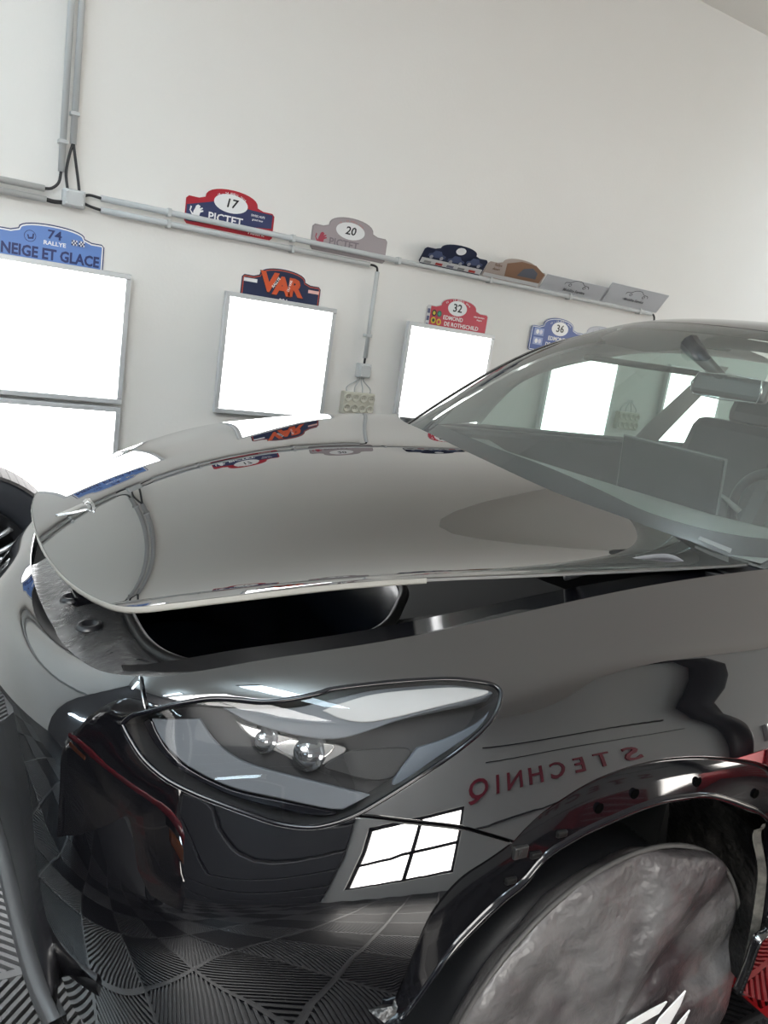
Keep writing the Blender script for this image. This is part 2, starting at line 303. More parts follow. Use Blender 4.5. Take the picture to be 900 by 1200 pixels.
def resample(P3, uv, step):
    d = np.r_[0, np.cumsum(np.linalg.norm(np.diff(P3, axis=0), axis=1))]
    n = max(2, int(round(d[-1]/step))+1); s = np.linspace(0, d[-1], n)
    return np.stack([np.interp(s, d, uv[:,0]), np.interp(s, d, uv[:,1])], -1)
def rs_(P, n):
    d = np.r_[0, np.cumsum(np.linalg.norm(np.diff(P,axis=0),axis=1))]; t = np.linspace(0,d[-1],n); return np.stack([np.interp(t,d,P[:,k]) for k in range(3)],-1)
def panel(name, surf, sign, curves, mats, parent=None, step=.03, estep=.012, gap=.002, drop=.003, skirt=.02, label=None, back=False, bow=.0018):
    """a body panel: the region of a spline surface inside an outline of smooth curves, with rolled edges and a returned flange"""
    ring = []
    for c in curves:
        c = np.array(c, float)
        uv = cr(c, n=10) if len(c) > 2 else np.linspace(c[0], c[1], 24)
        uv = resample(surf.at(uv), uv, estep); ring.append(uv[:-1])
    ring = np.concatenate(ring); n = len(ring)
    a = np.sum(ring[:,0]*np.roll(ring[:,1],-1) - np.roll(ring[:,0],-1)*ring[:,1])
    if a < 0: ring = ring[::-1]
    P = surf.at(ring); N = surf.normal(ring)*sign
    Su, Sv = surf.at(ring,1,0), surf.at(ring,0,1)
    T = np.roll(P,-1,0) - np.roll(P,1,0); T /= np.linalg.norm(T,axis=1,keepdims=True)+1e-12
    I = np.cross(N, T); I /= np.linalg.norm(I,axis=1,keepdims=True)+1e-12
    # make I point inwards: in uv the ring is counter-clockwise, inward = left of travel
    def touv(V):
        g11=(Su*Su).sum(1); g12=(Su*Sv).sum(1); g22=(Sv*Sv).sum(1); b1=(V*Su).sum(1); b2=(V*Sv).sum(1); D=g11*g22-g12**2+1e-18
        return np.stack([(g22*b1-g12*b2)/D, (g11*b2-g12*b1)/D], -1)
    tu = touv(T); iu = touv(I)
    if np.median(tu[:,0]*iu[:,1]-tu[:,1]*iu[:,0]) < 0: I = -I; iu = -iu
    lim = lambda q: np.clip(q, [0,0], [surf.nu-1, surf.nv-1]) if surf.nu < 1e8 else q
    r0 = lim(ring + iu*(gap+bow)); 
    # scaled uv for a well-shaped triangulation
    sc = np.array([np.median(np.linalg.norm(Su,axis=1)), np.median(np.linalg.norm(Sv,axis=1))])
    Q = r0*sc; lo, hi = Q.min(0), Q.max(0)
    gx = np.arange(lo[0], hi[0], step); gy = np.arange(lo[1], hi[1], step)
    G = np.stack(np.meshgrid(gx, gy, indexing='ij'), -1).reshape(-1,2); G[:,0] += (np.round((G[:,1]-lo[1])/step) % 2)*step*.5
    x0, y0 = Q[:,0], Q[:,1]; x1, y1 = np.roll(x0,-1), np.roll(y0,-1)
    inside = np.zeros(len(G), bool); dist = np.full(len(G), 9.)
    for k in range(n):
        c = ((y0[k] > G[:,1]) != (y1[k] > G[:,1]))
        if abs(y1[k]-y0[k]) > 1e-12: inside ^= c & (G[:,0] < (x1[k]-x0[k])*(G[:,1]-y0[k])/(y1[k]-y0[k]) + x0[k])
        dist = np.minimum(dist, np.hypot(G[:,0]-x0[k], G[:,1]-y0[k]))
    G = G[inside & (dist > step*.6)]
    pts = np.concatenate([Q, G])
    V, E_, F, ov, oe, of = delaunay_2d_cdt([Vector((float(p[0]), float(p[1]))) for p in pts], [], [list(range(n))], 1, 1e-7)
    idx = {}
    for k, os_ in enumerate(ov):
        for q in os_: idx[q] = k
    uvv = np.array([v[:] for v in V])/sc
    top = surf.at(uvv); tn = surf.normal(uvv)*sign
    verts = [tuple(p) for p in top]; norms = [tuple(p) for p in tn]; faces = []; fm = []
    for f in F:
        p = [top[i] for i in f]; nn = np.cross(p[1]-p[0], p[2]-p[0])
        faces.append(tuple(f) if nn @ tn[f[0]] > 0 else tuple(f)[::-1]); fm.append(0)
    ids = [idx.get(k, None) for k in range(n)]
    base = len(verts)
    if skirt > 0:
        e1 = P + I*gap - N*drop; e2 = P + I*(gap+.0005) - N*skirt
        verts += [tuple(p) for p in e1] + [tuple(p) for p in e2]
        n1 = N*.5 - I*.85; n1 /= np.linalg.norm(n1,axis=1,keepdims=True)
        norms += [tuple(p) for p in n1] + [tuple(-p) for p in I]
        rim = min(1, len(mats)-1) if isinstance(mats,(list,tuple)) else 0
        for k in range(n):
            j = (k+1) % n
            if ids[k] is None or ids[j] is None: continue
            for q, mm in (((ids[k], base+k, base+j, ids[j]), 0), ((base+k, base+n+k, base+n+j, base+j), rim)):
                p = [np.array(verts[i]) for i in q]; nn = np.cross(p[1]-p[0], p[2]-p[0]); w = -I[k] + .3*N[k]
                faces.append(q if nn @ w > 0 else q[::-1]); fm.append(mm)
        if back:                                                 # close the underside
            k0 = len(verts); und = surf.at(uvv) - sign*surf.normal(uvv)*skirt
            for f in F:
                pass
            verts += [tuple(p) for p in und]; norms += [tuple(-p) for p in tn]
            for f in list(F):
                q = tuple(i+k0 for i in f); p = [und[i] for i in f]; nn = np.cross(p[1]-p[0], p[2]-p[0])
                faces.append(q if nn @ tn[f[0]] < 0 else q[::-1]); fm.append(rim)
    return mesh_obj(name, verts, faces, mats, parent, smooth=True, normals=norms, face_mats=fm, label=label)
def on(surf, uv): return [tuple(p) for p in surf.at(np.array(uv, float))]

# ------------------------------------------------------------------ the room
def slab(name, lo, hi, m):
    b = MB(); b.box(lo, hi); o = b.build(name, m); o['kind'] = 'structure'; return o
slab('wall_back', (LEFT_X-.2, FAR_Y, FLOOR_Z-.1), (RIGHT_X+.2, FAR_Y+.2, CEIL_Z+.1), WALLM)
NW = MB()
WIN = [(-0.75, 0.75, .12, 1.12)]
x = LEFT_X-.2
for x0, x1, z0, z1 in WIN:
    NW.box((x, NEAR_Y-.2, FLOOR_Z-.1), (x0, NEAR_Y, CEIL_Z+.1)); NW.box((x0, NEAR_Y-.2, FLOOR_Z-.1), (x1, NEAR_Y, z0)); NW.box((x0, NEAR_Y-.2, z1), (x1, NEAR_Y, CEIL_Z+.1)); x = x1
NW.box((x, NEAR_Y-.2, FLOOR_Z-.1), (RIGHT_X+.2, NEAR_Y, CEIL_Z+.1))
NW.build('wall_front', mat('grey_wall_paint', (.56,.555,.55), .75))['kind'] = 'structure'
slab('wall_left', (LEFT_X-.2, NEAR_Y, FLOOR_Z-.1), (LEFT_X, FAR_Y, CEIL_Z+.1), mat('dark_grey_wall_paint', (.10,.10,.105), .7))
rd = MB()  # unseen dark slatted door, added to darken what the bumper mirrors
for k in range(9): rd.box((-4.35, NEAR_Y, FLOOR_Z+.01+k*.28), (-.95, NEAR_Y+.05, FLOOR_Z+.275+k*.28), .012)
rd.build('added_dark_door', mat('added_dark_slats', (.035,.036,.04), .5))['kind'] = 'structure'
RW = (-4.0, .8, .5, 2.6); WR = MB()
for lo, hi in (((NEAR_Y, FLOOR_Z-.1), (RW[0], CEIL_Z+.1)), ((RW[1], FLOOR_Z-.1), (FAR_Y, CEIL_Z+.1)), ((RW[0], FLOOR_Z-.1), (RW[1], RW[2])), ((RW[0], RW[3]), (RW[1], CEIL_Z+.1))):
    WR.box((RIGHT_X, lo[0], lo[1]), (RIGHT_X+.2, hi[0], hi[1]))
WR.build('wall_right', WALLM)['kind'] = 'structure'
CE = MB(); FILL_SKY = (-4.2, -1.0, -4.3, -2.0)
for lo, hi in (((LEFT_X-.2, NEAR_Y-.2), (RIGHT_X+.2, FILL_SKY[2])), ((LEFT_X-.2, FILL_SKY[3]), (RIGHT_X+.2, FAR_Y+.2)), ((LEFT_X-.2, FILL_SKY[2]), (FILL_SKY[0], FILL_SKY[3])), ((FILL_SKY[1], FILL_SKY[2]), (RIGHT_X+.2, FILL_SKY[3]))):
    CE.box((lo[0], lo[1], CEIL_Z), (hi[0], hi[1], CEIL_Z+.15))
CE.build('ceiling', CEILM)['kind'] = 'structure'
floor = slab('floor', (LEFT_X-.2, NEAR_Y-.2, FLOOR_Z-.15), (RIGHT_X+.2, FAR_Y+.2, FLOOR_Z-.018), mat('dark_floor_slab', (.02,.02,.021), .4))
# ribbed click tiles
TS = .40
OX = .20
def tile_mesh(name, flip, m):
    b = MB(); h = .018; e = .011
    for lo, hi in (((0,0,0),(TS,e,h)), ((0,TS-e,0),(TS,TS,h)), ((0,e,0),(e,TS-e,h)), ((TS-e,e,0),(TS,TS-e,h))): b.box(lo, hi)
    d = .030; w = .0075
    k = -int(TS/d)
    while k*d < TS:
        c = k*d + .015                                          # the line y = x + c inside the frame
        a0, a1 = max(e, e-c), min(TS-e, TS-e-c)
        if a1-a0 > .02:
            p = [(a0, a0+c), (a1, a1+c)]; o = w/math.sqrt(2)*.5*1.4
            q = [(p[0][0]+o, p[0][1]-o), (p[1][0]+o, p[1][1]-o), (p[1][0]-o, p[1][1]+o), (p[0][0]-o, p[0][1]+o)]
            q = [(min(max(x_, e*.5), TS-e*.5), min(max(y_, e*.5), TS-e*.5)) for x_, y_ in q]
            if flip: q = [(TS-x_, y_) for x_, y_ in q][::-1]
            b.prism(q, .002, h-.001)
        k += 1
    me = bpy.data.meshes.new(name); me.from_pydata(b.v, [], b.f); me.materials.append(m); me.update(); return me
TM = {(f, k): tile_mesh('floor_tile', f, m) for f in (0, 1) for k, m in (('g', TILE_G), ('b', TILE_B), ('d', TILE_D), ('r', TILE_R))}
IX0, IX1, IY0, IY1 = -7, 9, -11, 5
for ix in range(IX0, IX1):
    for iy in range(IY0, IY1):
        x, y = ix*TS + OX, iy*TS + .02
        if y < NEAR_Y or y+TS > FAR_Y: continue
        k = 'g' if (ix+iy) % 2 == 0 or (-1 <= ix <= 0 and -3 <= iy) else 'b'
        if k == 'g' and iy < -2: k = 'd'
        if ix == 4 and iy <= -1: k = 'r'
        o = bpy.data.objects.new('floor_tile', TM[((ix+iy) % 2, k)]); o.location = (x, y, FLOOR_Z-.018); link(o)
        o.parent = floor

# daylight window behind the camera
for i, (x0, x1, z0, z1) in enumerate(WIN):
    w = MB(); t = .05
    for lo, hi in (((x0,z0),(x1,z0+t)), ((x0,z1-t),(x1,z1)), ((x0,z0),(x0+t,z1)), ((x1-t,z0),(x1,z1)), (((x0+x1)/2-.03,z0),((x0+x1)/2+.03,z1)), ((x0,z0+.45),(x1,z0+.50))):
        w.box((lo[0], NEAR_Y-.12, lo[1]), (hi[0], NEAR_Y-.05, hi[1]))
    wo = w.build('window_1', mat('dark_window_frame', (.03,.03,.032), .4)); wo['kind'] = 'structure'
    g = MB(); g.box((x0, NEAR_Y-.10, z0), (x1, NEAR_Y-.09, z1)); g.build('glowing_pane', mat('daylight_glass', (1.,.96,.90), .3, emit=WINDOW_EMIT), wo)

def text_mesh(name, curve):
    t = bpy.data.objects.new('glyph', curve)
    me = bpy.data.meshes.new_from_object(t); bpy.data.objects.remove(t); bpy.data.curves.remove(curve)
    me.name = name; o = bpy.data.objects.new(name, me); return link(o)
w = MB()  # opening with glowing pane added in the right wall, fill light for the ceiling
for k in range(5): yy = RW[0] + k*(RW[1]-RW[0])/4; w.box((RIGHT_X+.04, yy-.03, RW[2]), (RIGHT_X+.10, yy+.03, RW[3]))
for zz in (RW[2]+.03, RW[3]-.03): w.box((RIGHT_X+.04, RW[0], zz-.03), (RIGHT_X+.10, RW[1], zz+.03))
wo = w.build('added_fill_window', mat('dark_window_frame', (.03,.03,.032), .4)); wo['kind'] = 'structure'
g = MB(); g.box((RIGHT_X+.10, RW[0], RW[2]), (RIGHT_X+.11, RW[1], RW[3])); g.build('glowing_pane', mat('added_warm_glow', (1.,.92,.83), .3, emit=2.4), wo)
sk = MB()  # glowing ceiling opening out of view, added as fill light for the room
for k in range(4): xx = FILL_SKY[0] + k*(FILL_SKY[1]-FILL_SKY[0])/3; sk.box((xx-.03, FILL_SKY[2], CEIL_Z+.02), (xx+.03, FILL_SKY[3], CEIL_Z+.10))
for yy in (FILL_SKY[2]+.03, FILL_SKY[3]-.03): sk.box((FILL_SKY[0], yy-.03, CEIL_Z+.02), (FILL_SKY[1], yy+.03, CEIL_Z+.10))
so = sk.build('added_fill_skylight', ALU); so['kind'] = 'structure'
g = MB(); g.box((FILL_SKY[0], FILL_SKY[2], CEIL_Z+.10), (FILL_SKY[1], FILL_SKY[3], CEIL_Z+.11)); g.build('glowing_pane', mat('added_fill_glow', (1.,.985,.96), .3, emit=FILL_EMIT), so)
# lettering on the wall behind the camera
def text(s, size, loc, rot, m, parent=None, name='lettering', extrude=.001, align='CENTER', sx=1.0, shear=0., bold=0.0):
    c = bpy.data.curves.new(name, 'FONT'); c.body = s; c.size = size; c.extrude = extrude; c.align_x = align; c.align_y = 'CENTER'; c.shear = shear
    c.offset = bold; c.resolution_u = 3
    c.materials.append(m); o = text_mesh(name, c)
    o.matrix_basis = Matrix.Translation(Vector(loc)) @ rot.to_4x4() @ Matrix.Diagonal((sx,1,1,1))
    if parent is not None: place(o, parent)
    return o
RZ = lambda a: Matrix.Rotation(a, 3, 'Z'); RX = lambda a: Matrix.Rotation(a, 3, 'X'); RY = lambda a: Matrix.Rotation(a, 3, 'Y')
SIGN_RED = mat('red_sign_letters', (.30,.006,.03), .4)
sg = empty('wall_sign', 'large dark red capital letters mounted on the white wall facing the car', 'sign', (2.6, NEAR_Y, 1.35))
for ch, xx in zip('STECHNIQ', (4.55, 4.02, 3.50, 2.95, 2.40, 1.88, 1.46, 1.02)):
    text(ch, .56, (xx, NEAR_Y+.02, 1.35), RZ(math.pi) @ RX(math.pi/2), SIGN_RED, sg, 'letter', extrude=.012, bold=.008)

# ------------------------------------------------------------------ wall fittings
WY = FAR_Y
PANEL_Z0, PANEL_Z1 = .888, 1.432
def light_panel(x0, z0, label):
    w_, h_, f, d = .556, .544, .024, .046
    t = empty('light_panel', label, 'light panel', (x0+w_/2, WY, z0), 'square inspection light panels along the wall')
    b = MB()
    x1, z1 = x0+w_, z0+h_
    for lo, hi in (((x0-f,z0-f),(x1+f,z0)), ((x0-f,z1),(x1+f,z1+f)), ((x0-f,z0),(x0,z1)), ((x1,z0),(x1+f,z1))):
        b.box((lo[0], WY-d, lo[1]), (hi[0], WY-.016, hi[1]), .003)
    b.build('frame', ALU, t)
    for mx in (x0+.08, x1-.08): b = MB(); b.box((mx-.02, WY-.018, z0+.1), (mx+.02, WY, z0+.16)); b.build('bracket', ALU, t)
    b = MB(); b.box((x0, WY-d+.004, z0), (x1, WY-.030, z1)); b.build('diffuser', DIFF, t)
    b = MB(); b.box((x0-.01, WY-.028, z0-.01), (x1+.01, WY-.018, z1+.01)); b.build('back_plate', ALU, t)
    return t
for x0, z0, lb in ((.134, .888, 'square white light panel under the blue rally plate 74, above another panel'),
                   (.134, .281, 'lower square light panel directly beneath another one, partly behind the bonnet'),
                   (1.187, .888, 'square white light panel under the orange and navy VAR rally plate'),
                   (2.237, .888, 'square white light panel under the red rally plate 32'),
                   (3.300, .888, 'square light panel seen whole through the windscreen, left of a socket strip'),
                   (4.375, .888, 'square light panel farthest to the right, seen through the car window')):
    light_panel(x0, z0, lb)

def front_panel(x0, z0, label):
    t = empty('light_panel', label, 'light panel', (x0+.278, NEAR_Y, z0), 'square inspection light panels along the wall')
    b = MB()
    for lo, hi in (((x0-.024,z0-.024),(x0+.58,z0)), ((x0-.024,z0+.544),(x0+.58,z0+.568)), ((x0-.024,z0),(x0,z0+.544)), ((x0+.556,z0),(x0+.58,z0+.544))): b.box((lo[0], NEAR_Y, lo[1]), (hi[0], NEAR_Y+.046, hi[1]), .003)
    b.build('frame', ALU, t)
    b = MB(); b.box((x0, NEAR_Y+.002, z0), (x0+.556, NEAR_Y+.042, z0+.544)); b.build('diffuser', mat('lit_diffuser_warm', (1.,.96,.9), .5, emit=WINDOW_EMIT), t)
front_panel(4.75, .22, 'square light panel on the sign wall past the first letter')
front_panel(6.1, .78, 'square light panel on the sign wall, farthest along')
def tool_cabinet(x0, x1, z1, label):
    t = empty('tool_cabinet', label, 'cabinet', ((x0+x1)/2, NEAR_Y+.25, FLOOR_Z)); RC = mat('red_lacquer', (.42,.008,.018), .25)
    b = MB(); b.box((x0, NEAR_Y+.02, FLOOR_Z), (x1, NEAR_Y+.50, z1), .008); b.build('carcass', RC, t)
    n = 5; h = (z1-FLOOR_Z-.06)/n
    for k in range(n):
        z = FLOOR_Z+.05+k*h; b = MB(); b.box((x0+.02, NEAR_Y+.495, z), (x1-.02, NEAR_Y+.512, z+h-.012), .004); dr = b.build('drawer', RC, t)
        b = MB(); b.box((x0+.10, NEAR_Y+.51, z+h-.045), (x1-.10, NEAR_Y+.525, z+h-.03), .003); b.build('handle', ALU, dr)
tool_cabinet(5.40, 5.98, .58, 'red tool cabinet on the sign wall between two light panels')
tool_cabinet(3.05, 3.95, .52, 'low red tool cabinet under the wall sign')
def wall_bar(p, q, depth, label):
    t = empty('wall_lamp', label, 'wall lamp', p); P0, P1 = Vector(p), Vector(q); n = Vector(depth)
    b = MB(); b.tube([P0+n*.03, P1+n*.03], .035, 10); b.build('tube', TUBE, t)
    for e in (P0, P1): b = MB(); b.box(tuple(min(e[i], e[i]+n[i]*.06)-.04*(n[i] == 0) for i in range(3)), tuple(max(e[i], e[i]+n[i]*.06)+.04*(n[i] == 0) for i in range(3)), .004); b.build('end_cap', GREYP, t)
wall_bar((LEFT_X, -4.1, 2.12), (LEFT_X, -2.3, 2.12), (1,0,0), 'long horizontal lamp on the left wall')
wall_bar((-2.75, NEAR_Y+.05, 1.24), (-1.70, NEAR_Y+.05, 1.24), (0,1,0), 'horizontal lamp on the added dark door')
wall_bar((LEFT_X, .35, .72), (LEFT_X, 1.75, .72), (1,0,0), 'low horizontal lamp on the left wall beside the parked hatchback')
def near_pipe(x0, x1, z, r, m, label):
    b = MB(); b.tube([(x0, NEAR_Y+r, z), (x1, NEAR_Y+r, z)], r, 8); tag(b.build('wall_pipe', m), label, 'pipe')
near_pipe(1.2, 5.3, 1.95, .014, MATS['black_cable'], 'thin dark pipe above the red wall sign')
near_pipe(.9, 3.6, .72, .014, MATS['black_cable'], 'thin dark pipe below the red wall sign')
near_pipe(1.2, 5.3, 2.42, .022, MATS['black_cable'], 'thick dark rail high above the red wall sign')
b = MB(); b.tube([(5.62, NEAR_Y+.10, FLOOR_Z+.8), (5.62, NEAR_Y+.10, CEIL_Z)], .10, 14); tag(b.build('down_pipe', MATS['black_cable']), 'thick black pipe rising behind the red tool cabinet', 'pipe')
def conduit(x0, x1, z, label, vertical=False, r=.0135, y=None):
    b = MB(); y = WY-.028 if y is None else y
    p = [(x0, y, z), (x0, y, x1)] if vertical else [(x0, y, z), (x1, y, z)]
    b.tube(p, r, 12); o = tag(b.build('conduit', GREYP), label, 'conduit', 'grey conduits on the wall')
    k = x0+.30 if not vertical else z+.12
    e = x1
    while k < e-.05:
        c = MB()
        if vertical: c.box((x0-r-.005, WY-.043, k-.008), (x0+r+.005, WY, k+.008), .002)
        else: c.box((k-.008, WY-.043, z-r-.005), (k+.008, WY, z+r+.005), .002)
        c.build('clip', GREYP, o); k += .62
    return o
conduit(LEFT_X+.01, .331, 1.749, 'upper grey conduit running left from the junction box by the wall corner')
conduit(LEFT_X+.01, .340, 1.706, 'lower grey conduit running left from the junction box by the wall corner')
conduit(.561, 4.075, 1.757, 'long upper grey conduit carrying the rally plates')
conduit(.563, 1.927, 1.708, 'shorter lower grey conduit beneath the plates 17 and 20')
conduit(.392, CEIL_Z, 1.830, 'vertical grey conduit, left of the pair rising to the ceiling', True)
conduit(.432, CEIL_Z, 1.950, 'vertical grey conduit, right of the pair rising to the ceiling', True)
conduit(1.981, 1.680, 1.225, 'short vertical grey conduit dropping to the small junction box', True, .012)
def cable(pts, r, label, group=None):
    b = MB(); b.tube(cr(pts, n=7), r, 8); return tag(b.build('cable', CABLE), label, 'cable', group)
yc = WY-.028
cable([(.331,yc,1.749),(.36,yc,1.757),(.385,yc,1.785),(.392,yc,1.832)], .006, 'black cable curving up from the left conduit into the vertical one')
cable([(.340,yc,1.706),(.37,yc,1.704),(.405,yc,1.708)], .009, 'short black cable between the lower left conduit and the box')
cable([(.432,yc,1.952),(.420,yc,1.90),(.412,yc,1.83),(.420,yc-.01,1.765)], .006, 'left of two black cables entering the top of the junction box')
cable([(.434,yc,1.952),(.448,yc,1.88),(.462,yc,1.81),(.468,yc-.01,1.765)], .006, 'right of two black cables entering the top of the junction box')
cable([(.490,yc,1.752),(.515,yc,1.760),(.562,yc,1.757)], .006, 'black cable from the junction box to the long upper conduit')
cable([(.490,yc,1.722),(.52,yc,1.714),(.564,yc,1.708)], .006, 'black cable from the junction box to the shorter lower conduit')
cable([(1.925,yc,1.708),(1.955,yc,1.708),(1.975,yc,1.700),(1.981,yc,1.678)], .006, 'black cable bending down at the end of the lower conduit')
cable([(4.07,yc,1.757),(4.10,yc,1.752),(4.115,yc,1.72),(4.095,yc,1.66)], .006, 'black cable hanging off the right end of the long conduit')
cable([(1.981,yc,1.226),(1.981,yc,1.20),(1.981,yc,1.17)], .006, 'short black cable above the small junction box')
def jbox(x0, x1, z0, z1, d, label):
    t = empty('junction_box', label, 'junction box', ((x0+x1)/2, WY, z0))
    b = MB(); b.box((x0,WY-d,z0), (x1,WY,z1), .006); b.build('body', GREYP, t)
    b = MB(); b.box((x0+.006,WY-d-.008,z0+.006), (x1-.006,WY-d+.002,z1-.006), .004); b.build('lid', GREYP, t)
    for sx in (x0+.014, x1-.014):
        for sz in (z0+.014, z1-.014):
            b = MB(); b.lathe([(0,.003),(.004,.003),(.004,0)], 10, lambda p, sx=sx, sz=sz: (sx+p[0], WY-d-.008-p[2]*.4, sz+p[1])); b.build('lid_screw', ALU, t)
    return t
jbox(.402, .494, 1.695, 1.768, .05, 'grey junction box where conduits and black cables meet above the blue plate')
jbox(1.945, 2.022, 1.118, 1.196, .045, 'small grey junction box above the cream socket strip between two light panels')
def sockets(xc, zc, label):
    CREAM = mat('cream_plastic', (.52,.50,.42), .45)
    t = empty('socket_strip', label, 'socket strip', (xc, WY, zc-.06))
    b = MB(); b.box((xc-.098, WY-.04, zc-.06), (xc+.098, WY, zc+.06), .006); b.build('body', CREAM, t)
    for i in range(4):
        for dz in (-.027, .03):
            sx = xc-.072+i*.048
            b = MB(); b.lathe([(0,.004),(.017,.004),(.019,.009),(.021,.009),(.022,0)], 20, lambda p, sx=sx, dz=dz: (sx+p[0], WY-.04-p[2], zc+dz+p[1]))
            s_ = b.build('socket', CREAM, t)
            b = MB()
            for hx in (-.006, .006): b.box((sx+hx-.002, WY-.0448, zc+dz-.002), (sx+hx+.002, WY-.0435, zc+dz+.002))
            b.build('pin_hole', CABLE, s_)
        b = MB(); sx = xc-.072+i*.048
        b.tube(cr([(sx, WY-.02, zc+.055), (sx-.004, WY-.022, zc+.085), (xc+(i-1.5)*.014, WY-.02, zc+.125), (xc+(i-1.5)*.014, WY-.02, zc+.142)], n=5), .0035, 6)
        b.build('lead', GREYP, t)
    return t
sockets(1.975, .977, 'cream four way socket strip fixed below the small junction box')
sockets(4.065, 1.04, 'socket strip seen through the windscreen between two light panels')

# rally plates ------------------------------------------------------
def dome(w, h, hs, wd):
    """plate outline: straight shoulders at height hs and an arched middle rising to h"""
    p = [(-w/2+.012, 0), (w/2-.012, 0), (w/2, .012), (w/2, hs-.012), (w/2-.012, hs)]
    n = 14; a0 = wd/2
    p.append((a0+.03, hs)); 
    for i in range(n+1):
        t = math.pi*i/n; p.append((a0*math.cos(t), hs+.010+(h-hs-.010)*math.sin(t)**.8))
    p += [(-a0-.03, hs), (-w/2+.012, hs), (-w/2, hs-.012), (-w/2, .012)]
    return p
def inset(pts, d):
    c = Vector((sum(p[0] for p in pts)/len(pts), sum(p[1] for p in pts)/len(pts))); out = []
    n = len(pts)
    for i in range(n):
        a, b, c_ = Vector(pts[i-1]), Vector(pts[i]), Vector(pts[(i+1) % n])
        t = (c_-a).normalized(); out.append((b.x - t.y*d, b.y + t.x*d))
    return out
def ell(cx, cy, a, b, n=28): return [(cx+a*math.cos(2*math.pi*i/n), cy+b*math.sin(2*math.pi*i/n)) for i in range(n)]
def rect(x0, y0, x1, y1): return [(x0,y0),(x1,y0),(x1,y1),(x0,y1)]
class Plate:
    """a thin aluminium rally plate; local x right, y up, face towards -Y of the room"""
    def __init__(s, xc, z0, label, outline, color, tilt=0., yoff=.001, roll=0., group='rally plates on the wall', turn=0.):
        s.M = Matrix.Translation(Vector((xc, WY-yoff, z0))) @ (RZ(turn) @ RX(math.pi/2+tilt) @ RZ(roll)).to_4x4()
        s.root = empty('rally_plate', label, 'rally plate', (xc, WY-yoff, z0), group)
        s.layer = 0; s.poly(outline, color, 'plate', 0, .003)
    def xf(s, p): return s.M @ Vector(p)
    def poly(s, pts, color, name='print', z=None, th=.0008):
        if z is None: s.layer += 1; z = .003 + .0005*s.layer
        b = MB(); b.prism(pts, z if name != 'plate' else 0, z+th, s.xf)
        m = mat('plate_%02x%02x%02x' % tuple(int(min(1,c)*255) for c in color), color, .3)
        return b.build(name, m, s.root)
    def text(s, body, size, x, y, color, sx=1., rot=0., shear=0., bold=None, lift=0.):
        bold = size*.018 if bold is None else bold
        m = mat('plate_%02x%02x%02x' % tuple(int(min(1,c)*255) for c in color), color, .3)
        c = bpy.data.curves.new('lettering', 'FONT'); c.body = body; c.size = size; c.extrude = .0003; c.align_x = 'CENTER'; c.align_y = 'CENTER'
        c.shear = shear; c.offset = bold; c.resolution_u = 2; c.materials.append(m)
        o = text_mesh('lettering', c)
        o.matrix_basis = s.M @ Matrix.Translation(Vector((x, y, .0044+lift+.0005*s.layer))) @ RZ(rot).to_4x4() @ Matrix.Diagonal((sx,1,1,1))
        place(o, s.root)
    def arc_text(s, body, size, cx, cy, r, color, span):
        n = len(body)
        for i, ch in enumerate(body):
            if ch == ' ': continue
            a = math.pi/2 + span/2 - span*i/(n-1)
            s.text(ch, size, cx+r*math.cos(a)*1.15, cy+r*math.sin(a)*.8, color, rot=(a-math.pi/2)*.8)
    def lion(s, x, y, k, color):
        """small rampant lion crest, a simple silhouette"""
        s.poly([(x+k*a, y+k*b) for a, b in ((-.5,-1),(-.2,-1),(-.15,-.55),(.1,-.5),(.15,-1),(.45,-1),(.4,-.4),(.5,.0),(.95,.2),(.9,.4),(.45,.3),(.85,.6),(.75,.75),(.35,.55),(.45,.9),(.1,1.05),(-.2,.85),(-.3,.5),(-.5,.1),(-.55,-.3),(-.95,.1),(-.8,.6),(-1.0,.7),(-1.1,.1),(-.7,-.5))], color)
WHITE, BLK = (.80,.80,.80), (.015,.015,.018)
D0 = dome(.44, .155, .105, .27)
# 74
BLUE, NAVYC = (.13,.24,.55), (.022,.035,.13)
o_ = dome(.44, .215, .17, .27)
p = Plate(.375, 1.395, 'pale blue domed rally plate 74 with NEIGE ET GLACE lettering, behind the first light panel', o_, NAVYC)
p.poly(inset(o_, .005), WHITE); p.poly(inset(o_, .011), BLUE)
p.text('74', .052, .01, .172, NAVYC, 1.15, bold=.001); p.text('RALLYE', .024, .012, .137, WHITE, 1.15, bold=.0006)
p.text('NEIGE ET GLACE', .062, 0, .088, NAVYC, .86, bold=.0022)
p.poly(ell(-.088, .153, .024, .024), NAVYC); p.poly(ell(-.088, .153, .0215, .0215), BLUE)
p.poly([(-.10,.158),(-.094,.158),(-.092,.148),(-.080,.150),(-.078,.165),(-.072,.165),(-.074,.143),(-.095,.140)], NAVYC)
for cx in (.092, .122):
    p.poly(rect(cx-.012,.145,cx+.012,.168), WHITE)
    for i in range(4):
        for j in range(3):
            if (i+j) % 2 == 0: p.poly(rect(cx-.012+i*.006,.145+j*.0075,cx-.006+i*.006,.1525+j*.0075), NAVYC)
